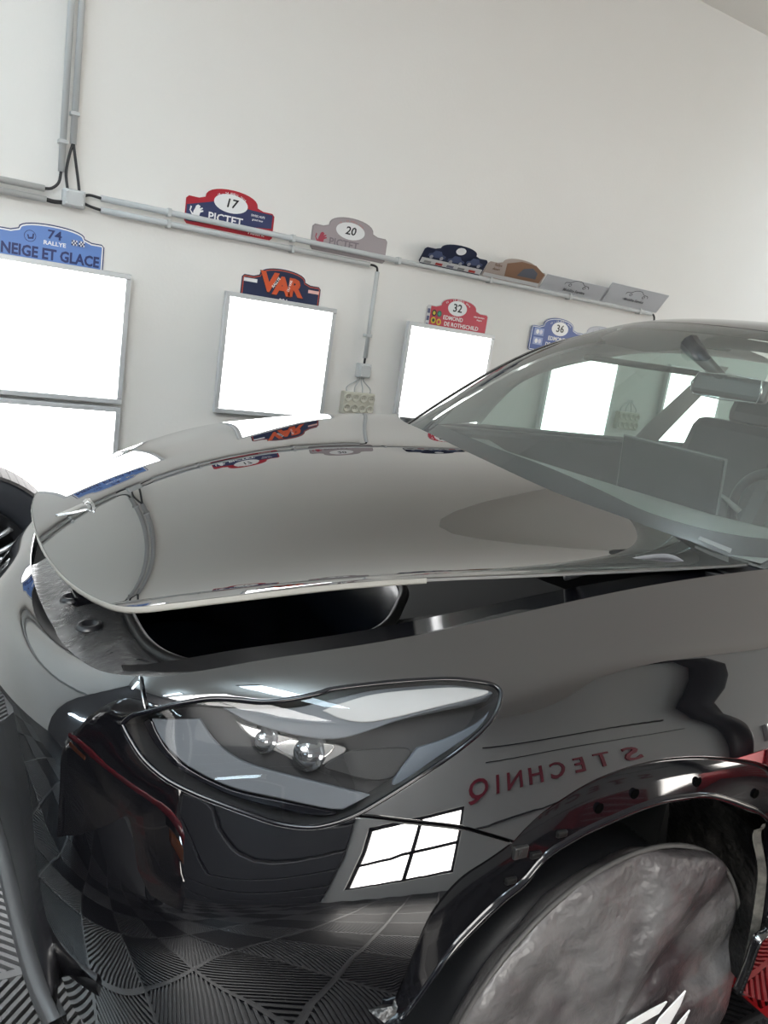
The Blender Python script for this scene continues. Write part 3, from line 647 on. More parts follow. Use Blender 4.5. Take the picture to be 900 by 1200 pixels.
# 17
RED, NV2 = (.42,.02,.035), (.035,.045,.12)
o_ = dome(.44, .190, .125, .26)
p = Plate(1.160, 1.728, 'red and navy domed rally plate numbered 17 standing behind the long conduit', o_, RED, tilt=.0, yoff=.0015)
p.poly([(-.215,.012),(-.215,.085),(-.08,.125),(.21,.118),(.21,.055),(-.1,.02)], NV2)
p.poly(ell(-.005,.128,.084,.042), WHITE); p.text('17', .056, -.005, .128, BLK, 1.1, shear=.15)
p.text('PICTET', .052, -.025, .052, WHITE, 1.05); p.text('Historic', .026, .135, .018, WHITE, 1.)
p.text('SWISS ALPS', .014, .135, .098, WHITE); p.text('grand tour', .013, .135, .080, WHITE)
p.arc_text('18 - 24 AVRIL 2010', .014, -.005, .105, .085, WHITE, 1.5); p.lion(-.165,.060,.032, WHITE)
# 20
GRY = (.30,.265,.275)
o_ = dome(.44, .190, .125, .26)
p = Plate(1.808, 1.728, 'faded grey domed rally plate numbered 20 standing behind the long conduit', o_, GRY, tilt=.0, yoff=.0015)
p.poly(inset(o_,.006), (.34,.30,.31)); p.poly(ell(-.005,.125,.084,.042), (.72,.72,.72)); p.text('20', .056, -.005, .125, BLK, 1.1, shear=.15)
p.text('PICTET', .052, -.035, .055, (.20,.17,.19), 1.05); p.lion(-.165,.060,.032, (.35,.05,.08)); p.arc_text('16 - 22 AVRIL 2010', .014, -.005, .105, .085, (.45,.2,.2), 1.5)
# VAR
ORG, NV3 = (.62,.10,.035), (.022,.03,.075)
o_ = dome(.43, .205, .150, .25)
p = Plate(1.463, 1.400, 'navy and orange domed rally plate reading VAR above number 221, behind a light panel', o_, NV3)
p.poly(inset(o_,.006), ORG); p.poly(inset(o_,.010), NV3)
for ch, cx, cy, sz in (('V', -.072, .128, .125), ('A', .0, .118, .118), ('R', .070, .120, .115)):
    p.text(ch, sz*1.06, cx, cy-.003, (.03,.02,.03), 1.08, bold=.007); p.text(ch, sz, cx, cy, ORG, 1.08, bold=.006, lift=.0006)
p.text('RALLYE', .020, -.035, .135, WHITE, .9, rot=1.0, lift=.0012); p.text('DU VAR', .018, .04, .13, WHITE, .9, rot=1.35, lift=.0012)
p.poly(rect(-.205,.118,-.135,.135), WHITE); p.poly(rect(.145,.112,.205,.128), (.75,.45,.4)); p.poly(rect(-.205,.03,-.14,.055), (.08,.18,.45))
p.text('221', .030, .015, .050, WHITE, 1.1, bold=.0008)
# printed picture plates
o_ = dome(.425, .150, .100, .24)
p = Plate(2.430, 1.7705, 'dark printed rally plate with vintage cars, beside the desert picture plate', o_, (.02,.025,.055), tilt=.62, yoff=.032)
p.poly(rect(-.205,.006,.205,.038), (.62,.62,.62)); p.poly(ell(.01,.118,.032,.022), WHITE)
for cx, cy in ((-.12,.068), (.01,.062), (.13,.072)):
    p.poly([(cx-.055,cy-.016),(cx+.055,cy-.016),(cx+.055,cy),(cx+.03,cy+.006),(cx+.015,cy+.024),(cx-.025,cy+.024),(cx-.035,cy+.006),(cx-.055,cy)], (.07,.09,.17))
    p.poly(ell(cx-.033,cy-.016,.011,.011,14), (.35,.35,.38)); p.poly(ell(cx+.033,cy-.016,.011,.011,14), (.35,.35,.38))
for i, c in enumerate(((.3,.3,.3),(.4,.05,.05),(.2,.2,.25),(.25,.25,.25),(.5,.06,.05))): p.poly(rect(-.185+i*.075,.012,-.14+i*.075,.026), c)
o_ = dome(.425, .150, .100, .24)
p = Plate(2.860, 1.7705, 'sand coloured picture rally plate showing a desert car, next to two white boards', o_, (.45,.38,.34), tilt=.62, yoff=.032)
p.poly([(-.06,.03),(.20,.03),(.205,.09),(.11,.135),(.0,.14),(-.09,.11)], (.28,.16,.10)); p.poly([(.02,.05),(.16,.05),(.15,.09),(.10,.115),(.04,.10)], (.12,.13,.16))
p.poly(rect(-.205,.006,.205,.028), (.62,.62,.62)); p.text('Rallye', .022, -.14, .088, (.25,.16,.12)); p.text('desert', .020, -.14, .062, (.25,.16,.12))
# white boards with a car outline
for xc, z0, h, yo, lb in ((3.345, 1.7705, .100, .032, 'light grey board with a car outline and Service lettering, lower of two on the conduit'),
                      (3.850, 1.7705, .140, .032, 'light grey board with a car outline, taller one at the right end of the conduit')):
    p = Plate(xc, z0, lb, rect(-.26,0,.26,h), (.52,.53,.55), tilt=.62, yoff=yo)
    k = h*.62
    line = cr([(-.10,0),(-.095,.014),(-.06,.02),(-.03,.036),(.02,.038),(.05,.02),(.09,.014),(.10,0)], n=5)
    up_ = [(q[0], q[1]+k) for q in line]; p.poly(up_ + [(q[0]*.97, q[1]-.0035+k) for q in line[::-1]], (.08,.08,.09))
    for cx in (-.055, .06): p.poly(ell(cx, k+.001, .012, .010, 16), (.08,.08,.09)); p.poly(ell(cx, k+.001, .008, .006, 16), (.52,.53,.55))
    p.text('Mobilite Service', .026, 0, k-.034, (.14,.14,.15), 1.05)
# 32
CR = (.50,.035,.065)
o_ = dome(.43, .205, .145, .25)
p = Plate(2.556, 1.418, 'red domed rally plate numbered 32 standing behind a light panel', o_, (.55,.5,.5))
p.poly(inset(o_,.004), CR); p.poly(ell(-.01,.150,.066,.042), WHITE); p.text('32', .062, -.01, .150, BLK, 1.05, bold=.0012)
p.text('EDMOND', .032, -.03, .090, WHITE); p.text('DE ROTHSCHILD', .032, .035, .056, WHITE)
p.arc_text('22 - 24 AVRIL 2016', .013, -.01, .118, .098, WHITE, 1.6); p.poly(rect(-.212,.01,-.190,.143), (.55,.55,.56))
for i in range(3): p.poly(rect(-.210,.02+i*.04,-.193,.045+i*.04), (.10,.10,.2))
for cx, cy, c1, c2 in ((-.165,.105,BLK,(.6,.45,.03)), (-.13,.105,(.03,.12,.09),(.05,.35,.2)), (-.165,.065,(.6,.45,.03),BLK), (-.128,.06,(.62,.46,.03),CR)):
    p.poly(ell(cx,cy,.016,.018,16), c1); p.poly(ell(cx,cy,.009,.010,12), c2)
p.text('rallye historique', .012, .145, .122, WHITE); p.text('Megeve', .012, .15, .106, WHITE)
# 36
BL2 = (.035,.08,.28)
o_ = dome(.43, .215, .150, .25)
p = Plate(3.320, 1.405, 'blue domed rally plate numbered 36 above the edge of the windscreen', o_, BL2, yoff=.008)
p.poly(inset(o_,.005), WHITE); p.poly(inset(o_,.009), BL2); p.poly(ell(.01,.152,.068,.042), WHITE); p.text('36', .062, .01, .152, BLK, 1.05, bold=.0012)
p.text('EDMOND', .034, .0, .088, WHITE); p.text('DE ROTHSCHILD', .032, .035, .050, WHITE); p.arc_text('17 - 19 AVRIL 2015', .013, .01, .12, .098, WHITE, 1.6)
for cy in (.115, .06): p.poly(rect(-.19,cy-.022,-.115,cy+.022), (.25,.32,.55)); p.poly(ell(-.165,cy,.012,.014,14), WHITE); p.poly(ell(-.138,cy,.012,.014,14), (.6,.6,.7))
# 38
o_ = dome(.43, .215, .150, .25)
p = Plate(3.690, 1.405, 'grey domed rally plate mostly hidden behind the windscreen edge, beside the blue plate', o_, (.36,.37,.42))
p.poly(inset(o_,.006), (.45,.46,.50)); p.poly(ell(.0,.152,.068,.042), WHITE); p.text('38', .062, .0, .152, BLK, 1.05, bold=.001)
p.poly(rect(-.20,.04,-.10,.145), (.62,.60,.25)); p.poly(ell(-.17,.11,.014,.016,14), BLK); p.poly(ell(-.135,.11,.014,.016,14), (.1,.1,.3)); p.text('EDMOND', .034, .0, .088, (.2,.2,.3)); p.arc_text('17 - 19 AVRIL 2014', .013, .0, .12, .098, (.2,.2,.3), 1.6)

# ------------------------------------------------------------------ ceiling lamps (out of the frame, they light the room and show in the paint)
def tube_lamp(loc, length, rz, label, z=CEIL_Z-.42):
    t = empty('tube_lamp', label, 'ceiling lamp', (loc[0], loc[1], z), 'linear lamps under the ceiling')
    R = Matrix.Rotation(rz, 4, 'Z'); O = (loc[0], loc[1], z)
    b = MB(); b.box((-length/2+.02, -.10, -.02), (length/2-.02, .10, .03), .012, R, O); b.build('diffuser', TUBE, t)
    for sx in (-1, 1):
        b = MB(); b.box((sx*length/2-.03, -.11, -.03), (sx*length/2+.03, .11, .04), .004, R, O); b.build('end_cap', GREYP, t)
        b = MB(); b.tube([Vector(O) + (R @ Vector((sx*length/2, 0, .04))), Vector(O) + (R @ Vector((sx*length/2, 0, .42)))], .004, 6); b.build('suspension_wire', ALU, t)
LAMPS = [(-.22,-1.75,1.2,1.5708,'over the near front wing'), (-1.5,1.2,1.5,0,'over the car nose'), (-2.6,-1.45,1.5,0,'ahead of the car, middle row'),
         (-3.6,1.2,1.5,0,'ahead of the car by the back wall'), (6.9,-1.2,1.5,0,'far behind the car, middle row'), (6.9,1.2,1.5,0,'far behind the car by the back wall')]
for x, y, L, r, w in LAMPS: tube_lamp((x, y), L, r, 'long white ceiling lamp ' + w)

# ------------------------------------------------------------------ the car
car = empty('car', 'glossy black car with its bonnet ajar and front wheel arch trim removed', 'car', (1.0, 0.0, FLOOR_Z))
U0, V7 = 0.0, 7.0
HLC = HL[2:] ; 
hood = panel('bonnet', HOODP, 1, [HOOD['NEAR'], HOOD['REAR']], [PAINT, mat('bonnet_edge', (.16,.155,.15), .3), MATTE], car, step=.03, estep=.01, gap=0, drop=.002, skirt=.007, back=True)
# closed outline pieces along the nose
iF, iO = FE, OP
fe_rest = [(c, 0.0) for c in (8.45, 9., 9.7, 10.3, 11., 11.6, 12.3, 13.)]
hl_top = [HL[2]] + HL[3:24]                                       # along the lamp's top, tip and underside to the seam
hl_in = HL[23:] + HL[:3]                                          # underside, inner corner, back to the top
i_seam = HL.index(min(HL, key=lambda q: (q[0]-SEAM[0][0])**2 + (q[1]-SEAM[0][1])**2))
hl_top = HL[2:i_seam+1]; hl_in = HL[i_seam:] + HL[:3]
panel('front_wing', SKINP, SK, [FE[:1]+[(7.45,0.)]+[(8.0,0.)]+fe_rest, [(13.,0.),(13.,7.)], [(13.,7.), (11.9,7.0), SILL[0]], ARCHR[::-1], [ARCHR[0]]+ARCH[::-1], SEAM[::-1], hl_top[::-1], SEAMTOP[::-1]],
      PAINT, car, step=.028, estep=.010)
top_row = [(u, 0.0) for u in (0., .6, 1.2, 2., 2.8, 3.5, 4.2, 5., 5.5)] + OP + [FE[0]]
far_int = [(8.0-u*1.0, v) for u, v in INT]                        # the intake's far end mirrors the near one about the nose
bump = panel('front_bumper', SKINP, SK, [top_row, SEAMTOP, hl_in[::-1], SEAM, BA, [BA[-1], (8.5,7.)], [(8.5,7.),(8.,7.),(7.,7.),(INT[-1][0],7.)], [(INT[-1][0],7.)]+INT[::-1],
      [INT[0],(4.6,3.95),(4.,3.95),(3.2,3.95),far_int[0]], far_int+[(far_int[-1][0],7.)], [(far_int[-1][0],7.),(U0,7.)], [(U0,7.),(U0,0.)]], PAINT, car, step=.026, estep=.010)
# rolled edge and cavity of the lower intake
rim = cr([(INT[-1][0],7.)]+INT[::-1]+[(4.6,3.95),(4.,3.95),(3.2,3.95)]+far_int+[(far_int[-1][0],7.)], n=6)
A = SKINP.at(rim); Nn = SKINP.normal(rim)*SK
cen = np.array([.16, .03, .40])
rows = [A - Nn*.002, A - Nn*.012 + (cen-A)*.012, A - Nn*.03 + (cen-A)*.02, A + (cen-A)*.10 + np.array([.09,0,0]), A + (cen-A)*.16 + np.array([.20,0,0])]
b = MB(); b.loft(rows); b.build('intake_surround', SATIN, bump)
b = MB()
for k in range(7):
    z = .33 + k*.045; b.box((.10, -.52, z), (.14, .58, z+.016), .003)
for k in range(8):
    y = -.5 + k*.15; b.box((.12, y-.006, .30), (.15, y+.006, .62))
b.build('intake_grille', MATTE, bump)
b = MB(); b.box((.18,-.60,.26), (.20,.64,.66)); b.build('intake_backing', NAVY, bump)
fa = cr(INT[::-1], n=8); FA_ = SKINP.at(fa); FN = SKINP.normal(fa)*SK
lp = rs_(cr([(.040,-.69,.275),(.031,-.646,.285),(.021,-.563,.285),(.011,-.43,.285),(.001,-.178,.285),(-.02,.10,.30)], n=8), len(FA_))
b = MB(); b.loft([FA_ - FN*.004, FA_ - FN*.010, FA_*.8+lp*.2+[-.004,0,0], FA_*.45+lp*.55+[-.006,0,0], lp+[.012,0,.0]]); b.build('lower_fascia', SATIN, bump)
lipc = cr([(.06,.62,.287),(.0,.40,.287),(-.016,.10,.287),(.001,-.178,.287),(.011,-.43,.287),(.021,-.563,.287),(.036,-.655,.287)], n=8); lipc[:,0] -= .012
tn_ = np.gradient(lipc, axis=0); tn_ /= np.linalg.norm(tn_,axis=1,keepdims=True); ln = np.stack([-tn_[:,1], tn_[:,0], tn_[:,2]*0], -1)
if ln[20][0] < 0: ln = -ln
b = MB(); b.loft([lipc + ln*.03 + [0,0,-.025], lipc + [0,0,-.025], lipc - ln*.003 + [0,0,-.010], lipc - ln*.001, lipc + [0,0,.003], lipc + ln*.025 + [0,0,.006], lipc + ln*.03 + [0,0,-.025]])
b.build('splitter_lip', mat('satin_grey_plastic', (.06,.06,.062), .3), bump)

# ---- headlamp
hl = node('headlight', car)
b = MB(); ring = cr(HL, n=5, closed=True)
b.tube(SKINP.at(ring) - SKINP.normal(ring)*SK*.0015, .0036, 8, closed=True); b.build('gasket', GLOSS, hl)
panel('lens', Sink(SKINP, .001, SK), SK, [HL + [HL[0]]], thin_glass('clear_lens', (.93,.94,.95), 1.5), hl, step=.016, estep=.006, gap=.004, bow=.001, skirt=0)
HOUSE = mat('dark_grey_lamp_housing', (.026,.026,.027), .55, spec=.3)
hr = SKINP.at(ring); hn = SKINP.normal(ring)*SK; hc = hr.mean(0)
b = MB(); b.loft([hr - hn*.006, hr + (hc-hr)*.03 - hn*.04, hr + (hc-hr)*.06 - hn*.062], closed=True); b.build('housing_wall', HOUSE, hl)
panel('housing', Sink(SKINP, .058, SK), SK, [HL + [HL[0]]], HOUSE, hl, step=.02, estep=.01, gap=.0, bow=.001, skirt=0)
SATG = mat('satin_silver_grey', (.085,.092,.102), .5, spec=.35)
def trim(name, k, poly, m, skirt=.012, label=None, closed=True, bow=.002):
    return panel(name, Sink(SKINP, k, SK), SK, [poly + [poly[0]]] if closed else poly, m, hl, step=.012, estep=.005, gap=.0, drop=.002, skirt=skirt, bow=bow, label=label)
trim('daytime_light_strip', .016, [DRL[:8], [DRL[7], DRL[8]], DRL[8:], [DRL[-1], DRL[0]]], SATG, closed=False)
trim('lower_bezel', .024, DRLB, GLOSS)
trim('upper_blade', .016, BLADE, SATG, skirt=.02)
trim('reflector_blade', .012, BLADEW, mat('pale_silver', (.34,.335,.325), .5, spec=.35), skirt=.004)
trim('projector_recess', .036, RECESS, mat('chrome_dull', (.30,.29,.28), .25, metal=.6), skirt=.02)
trim('reflector', .030, REFL_A, mat('reflector_silver', (.85,.82,.78), .12, metal=.85), skirt=.006); trim('reflector', .030, REFL_B, MATS['reflector_silver'], skirt=.006)
trim('side_module', .030, WEDGE, mat('smoked_module', (.018,.018,.018), .5, spec=.2)); trim('corner_trim', .022, CORNER, mat('blue_grey_trim', (.075,.088,.105), .5, spec=.3))
for q, rad in zip(PROJ, (.019, .026)):
    c = Vector(SKINP.at([q])[0] - SKINP.normal([q])[0]*SK*.040); nz = Vector((-.75,-.55,.30)).normalized(); x_ = nz.orthogonal().normalized(); y_ = nz.cross(x_)
    b = MB(); b.lathe([(0,rad*.75),(rad*.35,rad*.70),(rad*.65,rad*.5),(rad*.88,rad*.22),(rad,0),(rad*1.12,0),(rad*1.15,-.02)], 28, lambda p: c + p[0]*x_ + p[1]*y_ + p[2]*nz)
    b.build('projector_lens', mat('projector_glass', (.35,.36,.37), .03, metal=.9), hl)

ef = rs_(np.array([list(q)+[0] for q in cr(HOOD['NEAR'][4:20], n=8)]), 150)[:,:2]; random.seed(2)
e0 = HOODP.at(ef); en = HOODP.normal(ef); c_ = e0.mean(0) + [.25,0,0]; out_ = (e0-c_)*[1,1,0]; out_ /= np.linalg.norm(out_,axis=1,keepdims=True)
wid = np.interp(np.linspace(0,1,150), [0,.25,.5,.8,1], [.0002,.0010,.0035,.0040,.0003])[:,None]*(1+.25*np.array([random.uniform(-1,1) for _ in range(150)])[:,None])
b = MB(); b.loft([e0 - en*.0005, e0 + out_*wid*.6 - en*.002, e0 + out_*wid - en*.007, e0 + out_*wid*.8 - en*.010, e0 - en*.010, e0 - en*.005]); b.build('edge_film', mat('pale_edge_film', (.27,.26,.235), .5, bump=(70,.3,.003)), hood)
# ---- bonnet details
def badge(name, poly):
    surf = Sink(HOODP, -.0022, 1)
    return panel(name, surf, 1, [[poly[i], poly[(i+1) % len(poly)]] for i in range(len(poly))], CHROME, emblem, step=.01, estep=.004, gap=0, drop=.0006, skirt=.0022, bow=.0008)
emblem = node('emblem', hood, 'chrome T shaped emblem')
badge('emblem_stem', HOOD['STEM']); badge('emblem_arc', HOOD['HEADA']); badge('emblem_bar', HOOD['HEADB'])
# ---- under the bonnet: front cover, boot tub, seal
sz_ = lambda x: .80+.12*(x-.15)
seal = cr(SEAL + [(.75,-.25,.872),(.76,.0,.873),(.75,.25,.872),(.66,.45,.861),(.52,.56,.844),(.36,.57,.825),(.23,.52,.810),(.185,.40,.804),(.18,.2,.8036),(.195,-.1,.8054)], n=6, closed=True)
tub = node('front_boot', car)
b = MB(); b.tube(seal, .011, 8, closed=True); b.build('boot_seal', RUBBER, tub)
c0 = seal.mean(0); b = MB(); rows = [seal + [0,0,-.004], seal + (c0-seal)*.04 + [0,0,-.02], seal + (c0-seal)*.12*[1,1,0] + [0,0,-.20], seal + (c0-seal)*.2*[1,1,0] + [0,0,-.36]]
b.loft(rows, closed=True); n_ = len(seal); b.f.append(tuple(range(3*n_, 4*n_))[::-1]); b.sm.append(False); b.build('boot_tub', NAVY, tub)
# cover between opening edge and seal
oe = on(SKINP, [(4.,0.),(4.3,0.),(4.6,0.),(5.,0.),(5.4,0.)] + OP + [FE[0],(7.3,0.),(7.6,0.),(8.,0.),(8.5,0.),(9.,0.),(9.6,0.),(10.2,0.)])
oe = np.array(oe); dirs = np.array([.40,-.05,.8]) - oe
COVER = mat('wet_grey_plastic_cover', (.045,.045,.046), .25, bump=(60,.35,.003,4), mottle=(9,(.10,.10,.10),.48,.7))
outer = np.array(on(SKINP, [(3.6,.0)]) + oe.tolist())
def inward(p):
    q = seal[np.argmin(np.linalg.norm(seal[:,:2]-np.array(p)[:2], axis=1))]; return q
inn = np.array([inward(p) for p in outer])
r1 = outer + [0,0,-.012]; r2 = outer + (inn-outer)*.10 + [0,0,-.020]; r3 = outer + (inn-outer)*.45 + [0,0,-.006]; r4 = outer + (inn-outer)*.8 + [0,0,-.004]; r5 = inn + (outer-inn)*.02 + [0,0,-.008]
b = MB(); b.loft([outer + [0,0,-.02], r2, r3, r4, r5]); cover = b.build('radiator_cover', COVER, car)
for q in PLUG:
    b = MB(); zf = lambda p, q=q: (q[0]+p[0], q[1]+p[1], q[2]+p[2]-.004+.12*p[0])
    b.lathe([(0,.002),(.012,.002),(.014,.007),(.020,.007),(.023,.0)], 22, zf); b.build('cover_plug', SATIN, cover)
b = MB(); q = PLUG[2]; b.box((q[0]+.0,q[1]-.03,q[2]-.01),(q[0]+.035,q[1]+.02,q[2]+.012),.004); b.box((q[0]+.03,q[1]-.01,q[2]+.0),(q[0]+.07,q[1]+.0,q[2]+.022),.003); b.build('bonnet_latch', GLOSS, cover)
# inner wing rail from the lamp to the scuttle
rail = np.array(on(SKINP, [(u,0.) for u in np.linspace(7.0,11.55,40)]))
b = MB(); b.loft([rail + [0,.000,-.004], rail + [0,.006,-.03], rail + [0,.05,-.04], rail + [0,.11,-.035], rail+[0,.12,-.10], rail+[0,.16,-.20]]); b.build('inner_wing', GLOSS, car)
b = MB(); b.tube(cr([(.95,-.60,.955),(1.10,-.60,.985),(1.22,-.61,1.000),(1.26,-.64,.985)], n=6), .006, 8); b.build('bonnet_strut', mat('grey_strut', (.2,.2,.21), .3), car)
# scuttle under the windscreen
b = MB(); wb = WINDP.at([(u, 0.) for u in np.linspace(0,4,30)]); b.loft([wb + [.01,0,.0], wb + [-.03,0,-.03], wb + [-.12,0,-.05], wb + [-.25,0,-.12]]); b.build('scuttle', MATTE, car)

# ---- windscreen, roof
GLASS = thin_glass('windscreen_glass', (.76,.84,.80), 1.9, film=.07)  # veil of reflected light mixed in as a pale diffuse layer
ws = panel('windscreen', WINDP, WK, [[(0,0),(2,0),(4,0)], [(4,0),(4,1.5),(4,3.05)], [(4,3.05),(3,3.0),(2,2.95),(1,3.0),(0,3.05)], [(0,3.05),(0,1.5),(0,0)]], GLASS, car, step=.05, estep=.02, gap=0, bow=.002, skirt=0)
FRITM = mat('black_glass_border', (.012,.012,.015), .6, spec=.05)
frs = Sink(WINDP, .004, WK)
fr_line = [(4.,.45),(3.7,.33)] + [(u,v) for u,v in FRIT] + [(0.,.36)]
panel('glass_border', frs, WK, [[(0,0),(2,0),(4,0)], [(4,0),(4,.45)], fr_line, [(0.,.36),(0,0)]], FRITM, ws, step=.04, estep=.015, gap=0, bow=.001, skirt=0)
panel('glass_border', frs, WK, [[(3.86,.3),(3.88,1.5),(3.86,2.8)], [(3.86,2.8),(2,2.72),(.14,2.8)], [(.14,2.8),(.14,3.02)], [(.14,3.02),(2,2.93),(3.99,3.03)], [(3.99,3.03),(4,1.5),(4,.3)], [(4,.3),(3.86,.3)]], FRITM, ws, step=.04, estep=.015, gap=0, bow=.001, skirt=0)
panel('windscreen_label', Sink(WINDP, -.001, WK), WK, [[VIN[0],VIN[1]],[VIN[1],VIN[2]],[VIN[2],VIN[3]],[VIN[3],VIN[0]]], mat('pale_label', (.16,.17,.165), .5), ws, step=.02, estep=.006, gap=0, bow=.0005, skirt=.0008)
panel('roof', WINDP, WK, [[(0,3.05),(1,3.0),(2,2.95),(3,3.0),(4,3.05)], [(4,3.05),(4,5)], [(4,5),(0,5)], [(0,5),(0,3.05)]], mat('black_roof_glass', (.01,.01,.011), .06), car, step=.05, estep=.02)
hb = WINDP.at([(u, 2.85) for u in np.linspace(0,4,24)]); hb2 = WINDP.at([(u, 5.) for u in np.linspace(0,4,24)])
b = MB(); b.loft([hb+[0,0,-.02], hb+[.03,0,-.04], hb+[.25,0,-.045], hb2+[0,0,-.05]]); b.build('headlining', mat('grey_headlining', (.16,.16,.155), .8), car)
for u, sy in ((4., 1), (0., -1)):
    e = WINDP.at([(u, v) for v in np.linspace(-0, 5, 40)])
    b = MB(); b.loft([e + [0,0,.003], e + [0,sy*.018,.001], e + [0,sy*.05,-.022], e + [0,sy*.07,-.055], e + [0,sy*.05,-.075], e + [0,-sy*.02,-.03]]); b.build('roof_pillar', GLOSS, car)
# ---- far door, pillars and glass
CARD = mat('dark_door_card', (.03,.031,.031), .6); TRIM = mat('pale_grey_trim', (.30,.31,.30), .7)
b = MB(); b.box((1.45,.86,.25), (3.6,.93,1.072), .01); b.box((1.5,.80,.35), (3.5,.87,1.062), .02); b.build('far_door', CARD, car)
wl = [(1.79,.845,1.075),(1.85,.84,1.16),(1.93,.82,1.255),(2.06,.80,1.325),(2.26,.77,1.392),(2.53,.75,1.455),(2.95,.74,1.49),(3.4,.74,1.50)]
wl = cr(wl, n=6); u_ = np.linspace(0,1,len(wl)); top = WINDP.at([(4., v) for v in np.interp(u_, [0,.35,1], [.3,1.9,4.9])])
b = MB(); b.loft([wl, wl+[0,.01,.01], (wl*.6+top*.4)+[0,-.01,-.01], top+[0,-.01,-.045]]); b.build('pillar_trim', TRIM, car)
b = MB(); g0 = [(p[0], p[1]+.02, p[2]) for p in wl]; g1 = [(p[0], .868, 1.06) for p in wl]; b.loft([g0, g1]); b.build('far_side_glass', thin_glass('side_glass', (.50,.60,.57), 1.5), car)
b = MB(); b.loft([[(2.50,.74,1.04),(2.62,.71,1.04),(2.66,.82,1.04)], [(2.58,.73,1.14),(2.70,.70,1.14),(2.74,.82,1.14)], [(2.84,.66,1.45),(2.93,.64,1.45),(2.99,.74,1.45)]]); b.build('centre_pillar', TRIM, car)
# ---- dashboard, screen, wheel, mirror, seats
DASH = mat('grey_dashboard', (.17,.18,.17), .6)
ys = np.linspace(-.68,.76,16)
def dashrow(dx, z): return [( float(np.interp(y,[-.7,-.4,0,.45,.75],[1.46,1.28,1.20,1.26,1.42]))+dx, y, z + .02*(1-abs(y)/.8)) for y in ys]
b = MB(); b.loft([dashrow(0,1.0), dashrow(.06,1.025), dashrow(.22,1.035), dashrow(.36,1.03), dashrow(.42,1.005), dashrow(.43,.93), dashrow(.40,.70)]); b.build('dashboard', DASH, car)
b = MB(); b.box((0,-.185,-.105), (.012,.185,.115), .005, Matrix.Rotation(-.10,4,'Y'), (1.75,-.13,1.06)); sc_ = b.build('centre_screen', mat('black_screen', (.02,.021,.022), .15), car)
b = MB(); b.box((-.004,-.19,-.11), (.002,.19,.12), .003, Matrix.Rotation(-.10,4,'Y'), (1.758,-.13,1.06)); b.build('screen_back', mat('grey_screen_back', (.10,.105,.105), .4), sc_)
R = Matrix.Rotation(math.radians(68), 4, 'Y'); O = Vector((1.93,-.42,1.0)); b = MB()
b.tube([O + (R @ Vector((.175*math.cos(t), .175*math.sin(t), 0))) for t in np.linspace(0, 2*math.pi, 40, endpoint=False)], .015, 10, closed=True)
sw = b.build('steering_wheel', mat('steering_leather', (.05,.05,.05), .45), car)
b = MB()
for t in (0., math.pi*.5+.35, -math.pi*.5-.35): b.tube([O, O + (R @ Vector((-.17*math.cos(t), .17*math.sin(t), 0)))], .012, 8)
b.lathe([(0,-.03),(.05,-.03),(.055,.02),(.0,.03)], 20, lambda p: O + (R @ Vector(p))); b.build('wheel_hub', DASH, sw)
b = MB(); b.tube([(1.88,-.30,1.03),(1.87,-.25,1.055),(1.86,-.21,1.065)], [.009,.008,.006], 8); b.build('indicator_stalk', mat('grey_stalk', (.16,.17,.17), .4), sw)
b = MB(); b.box((-.02,-.115,-.03), (.012,.115,.032), .012, Matrix.Rotation(.12,4,'Z') @ Matrix.Rotation(.25,4,'Y'), (1.83,-.215,1.365)); mr = b.build('rear_view_mirror', mat('mirror_shell', (.05,.052,.052), .35), car)
b = MB(); b.tube([(1.83,-.20,1.38),(1.80,-.13,1.43),(1.83,-.04,1.475)], [.012,.02,.03], 10); b.build('mirror_stalk', MATS['mirror_shell'], mr)
b = MB(); b.tube([(1.812,-.10,1.335),(1.80,-.10,1.365),(1.802,-.12,1.398),(1.80,-.24,1.402),(1.80,-.325,1.398),(1.803,-.33,1.365),(1.808,-.32,1.337),(1.812,-.2,1.332)], .003, 6, closed=True); b.build('mirror_edge', CHROME, mr)
b = MB(); b.box((1.93,.10,1.385), (2.12,.50,1.405), .008, Matrix.Rotation(0,4,'Y')); b.build('sun_visor', mat('dark_visor', (.05,.052,.05), .7), car)
SEATM = mat('dark_seat_leather', (.05,.051,.05), .55)
for yc_ in (.40, -.40):
    st = node('seat', car); T = Matrix.Rotation(math.radians(20), 4, 'Y')
    b = MB(); b.box((-.10,-.25,-.35), (.06,.25,.38), .06, T, (2.74,yc_,.86)); b.build('seat_backrest', SEATM, st)
    b = MB(); b.box((-.06,-.14,0), (.05,.14,.19), .045, T, (2.88,yc_,1.21)); b.build('headrest', SEATM, st)
    b = MB(); b.box((2.10,yc_-.26,.42), (2.72,yc_+.26,.60), .06); b.build('seat_cushion', SEATM, st)
b = MB(); b.box((1.2,-.80,.10), (3.6,.86,.14)); b.build('cabin_floor', CARD, car)
b = MB(); b.box((3.45,-.80,.12), (3.6,.86,1.05), .02); b.build('rear_bulkhead', CARD, car)
b = MB(); b.box((1.30,-.70,.14), (1.36,.80,.98)); b.build('firewall', CARD, car)

# ---- wheel arch
arch_uv = cr(BA[::-1][:-1] + ARCH + ARCHR[:0], n=8)
aout = SKINP.at(arch_uv)
FLG = mat('black_arch_metal', (.004,.004,.005), .06)
arc_all = cr([BA[6],BA[5],BA[4],BA[3],BA[2],BA[1]] + ARCH + ARCHR, n=8); AO = SKINP.at(arc_all)
d_ = np.r_[0, np.cumsum(np.linalg.norm(np.diff(AO,axis=0),axis=1))]
inner = cr(INNER + FELTO[1:], n=8)
def rs(P, n):
    d = np.r_[0, np.cumsum(np.linalg.norm(np.diff(P,axis=0),axis=1))]; s = np.linspace(0,d[-1],n); return np.stack([np.interp(s,d,P[:,k]) for k in range(3)],-1)
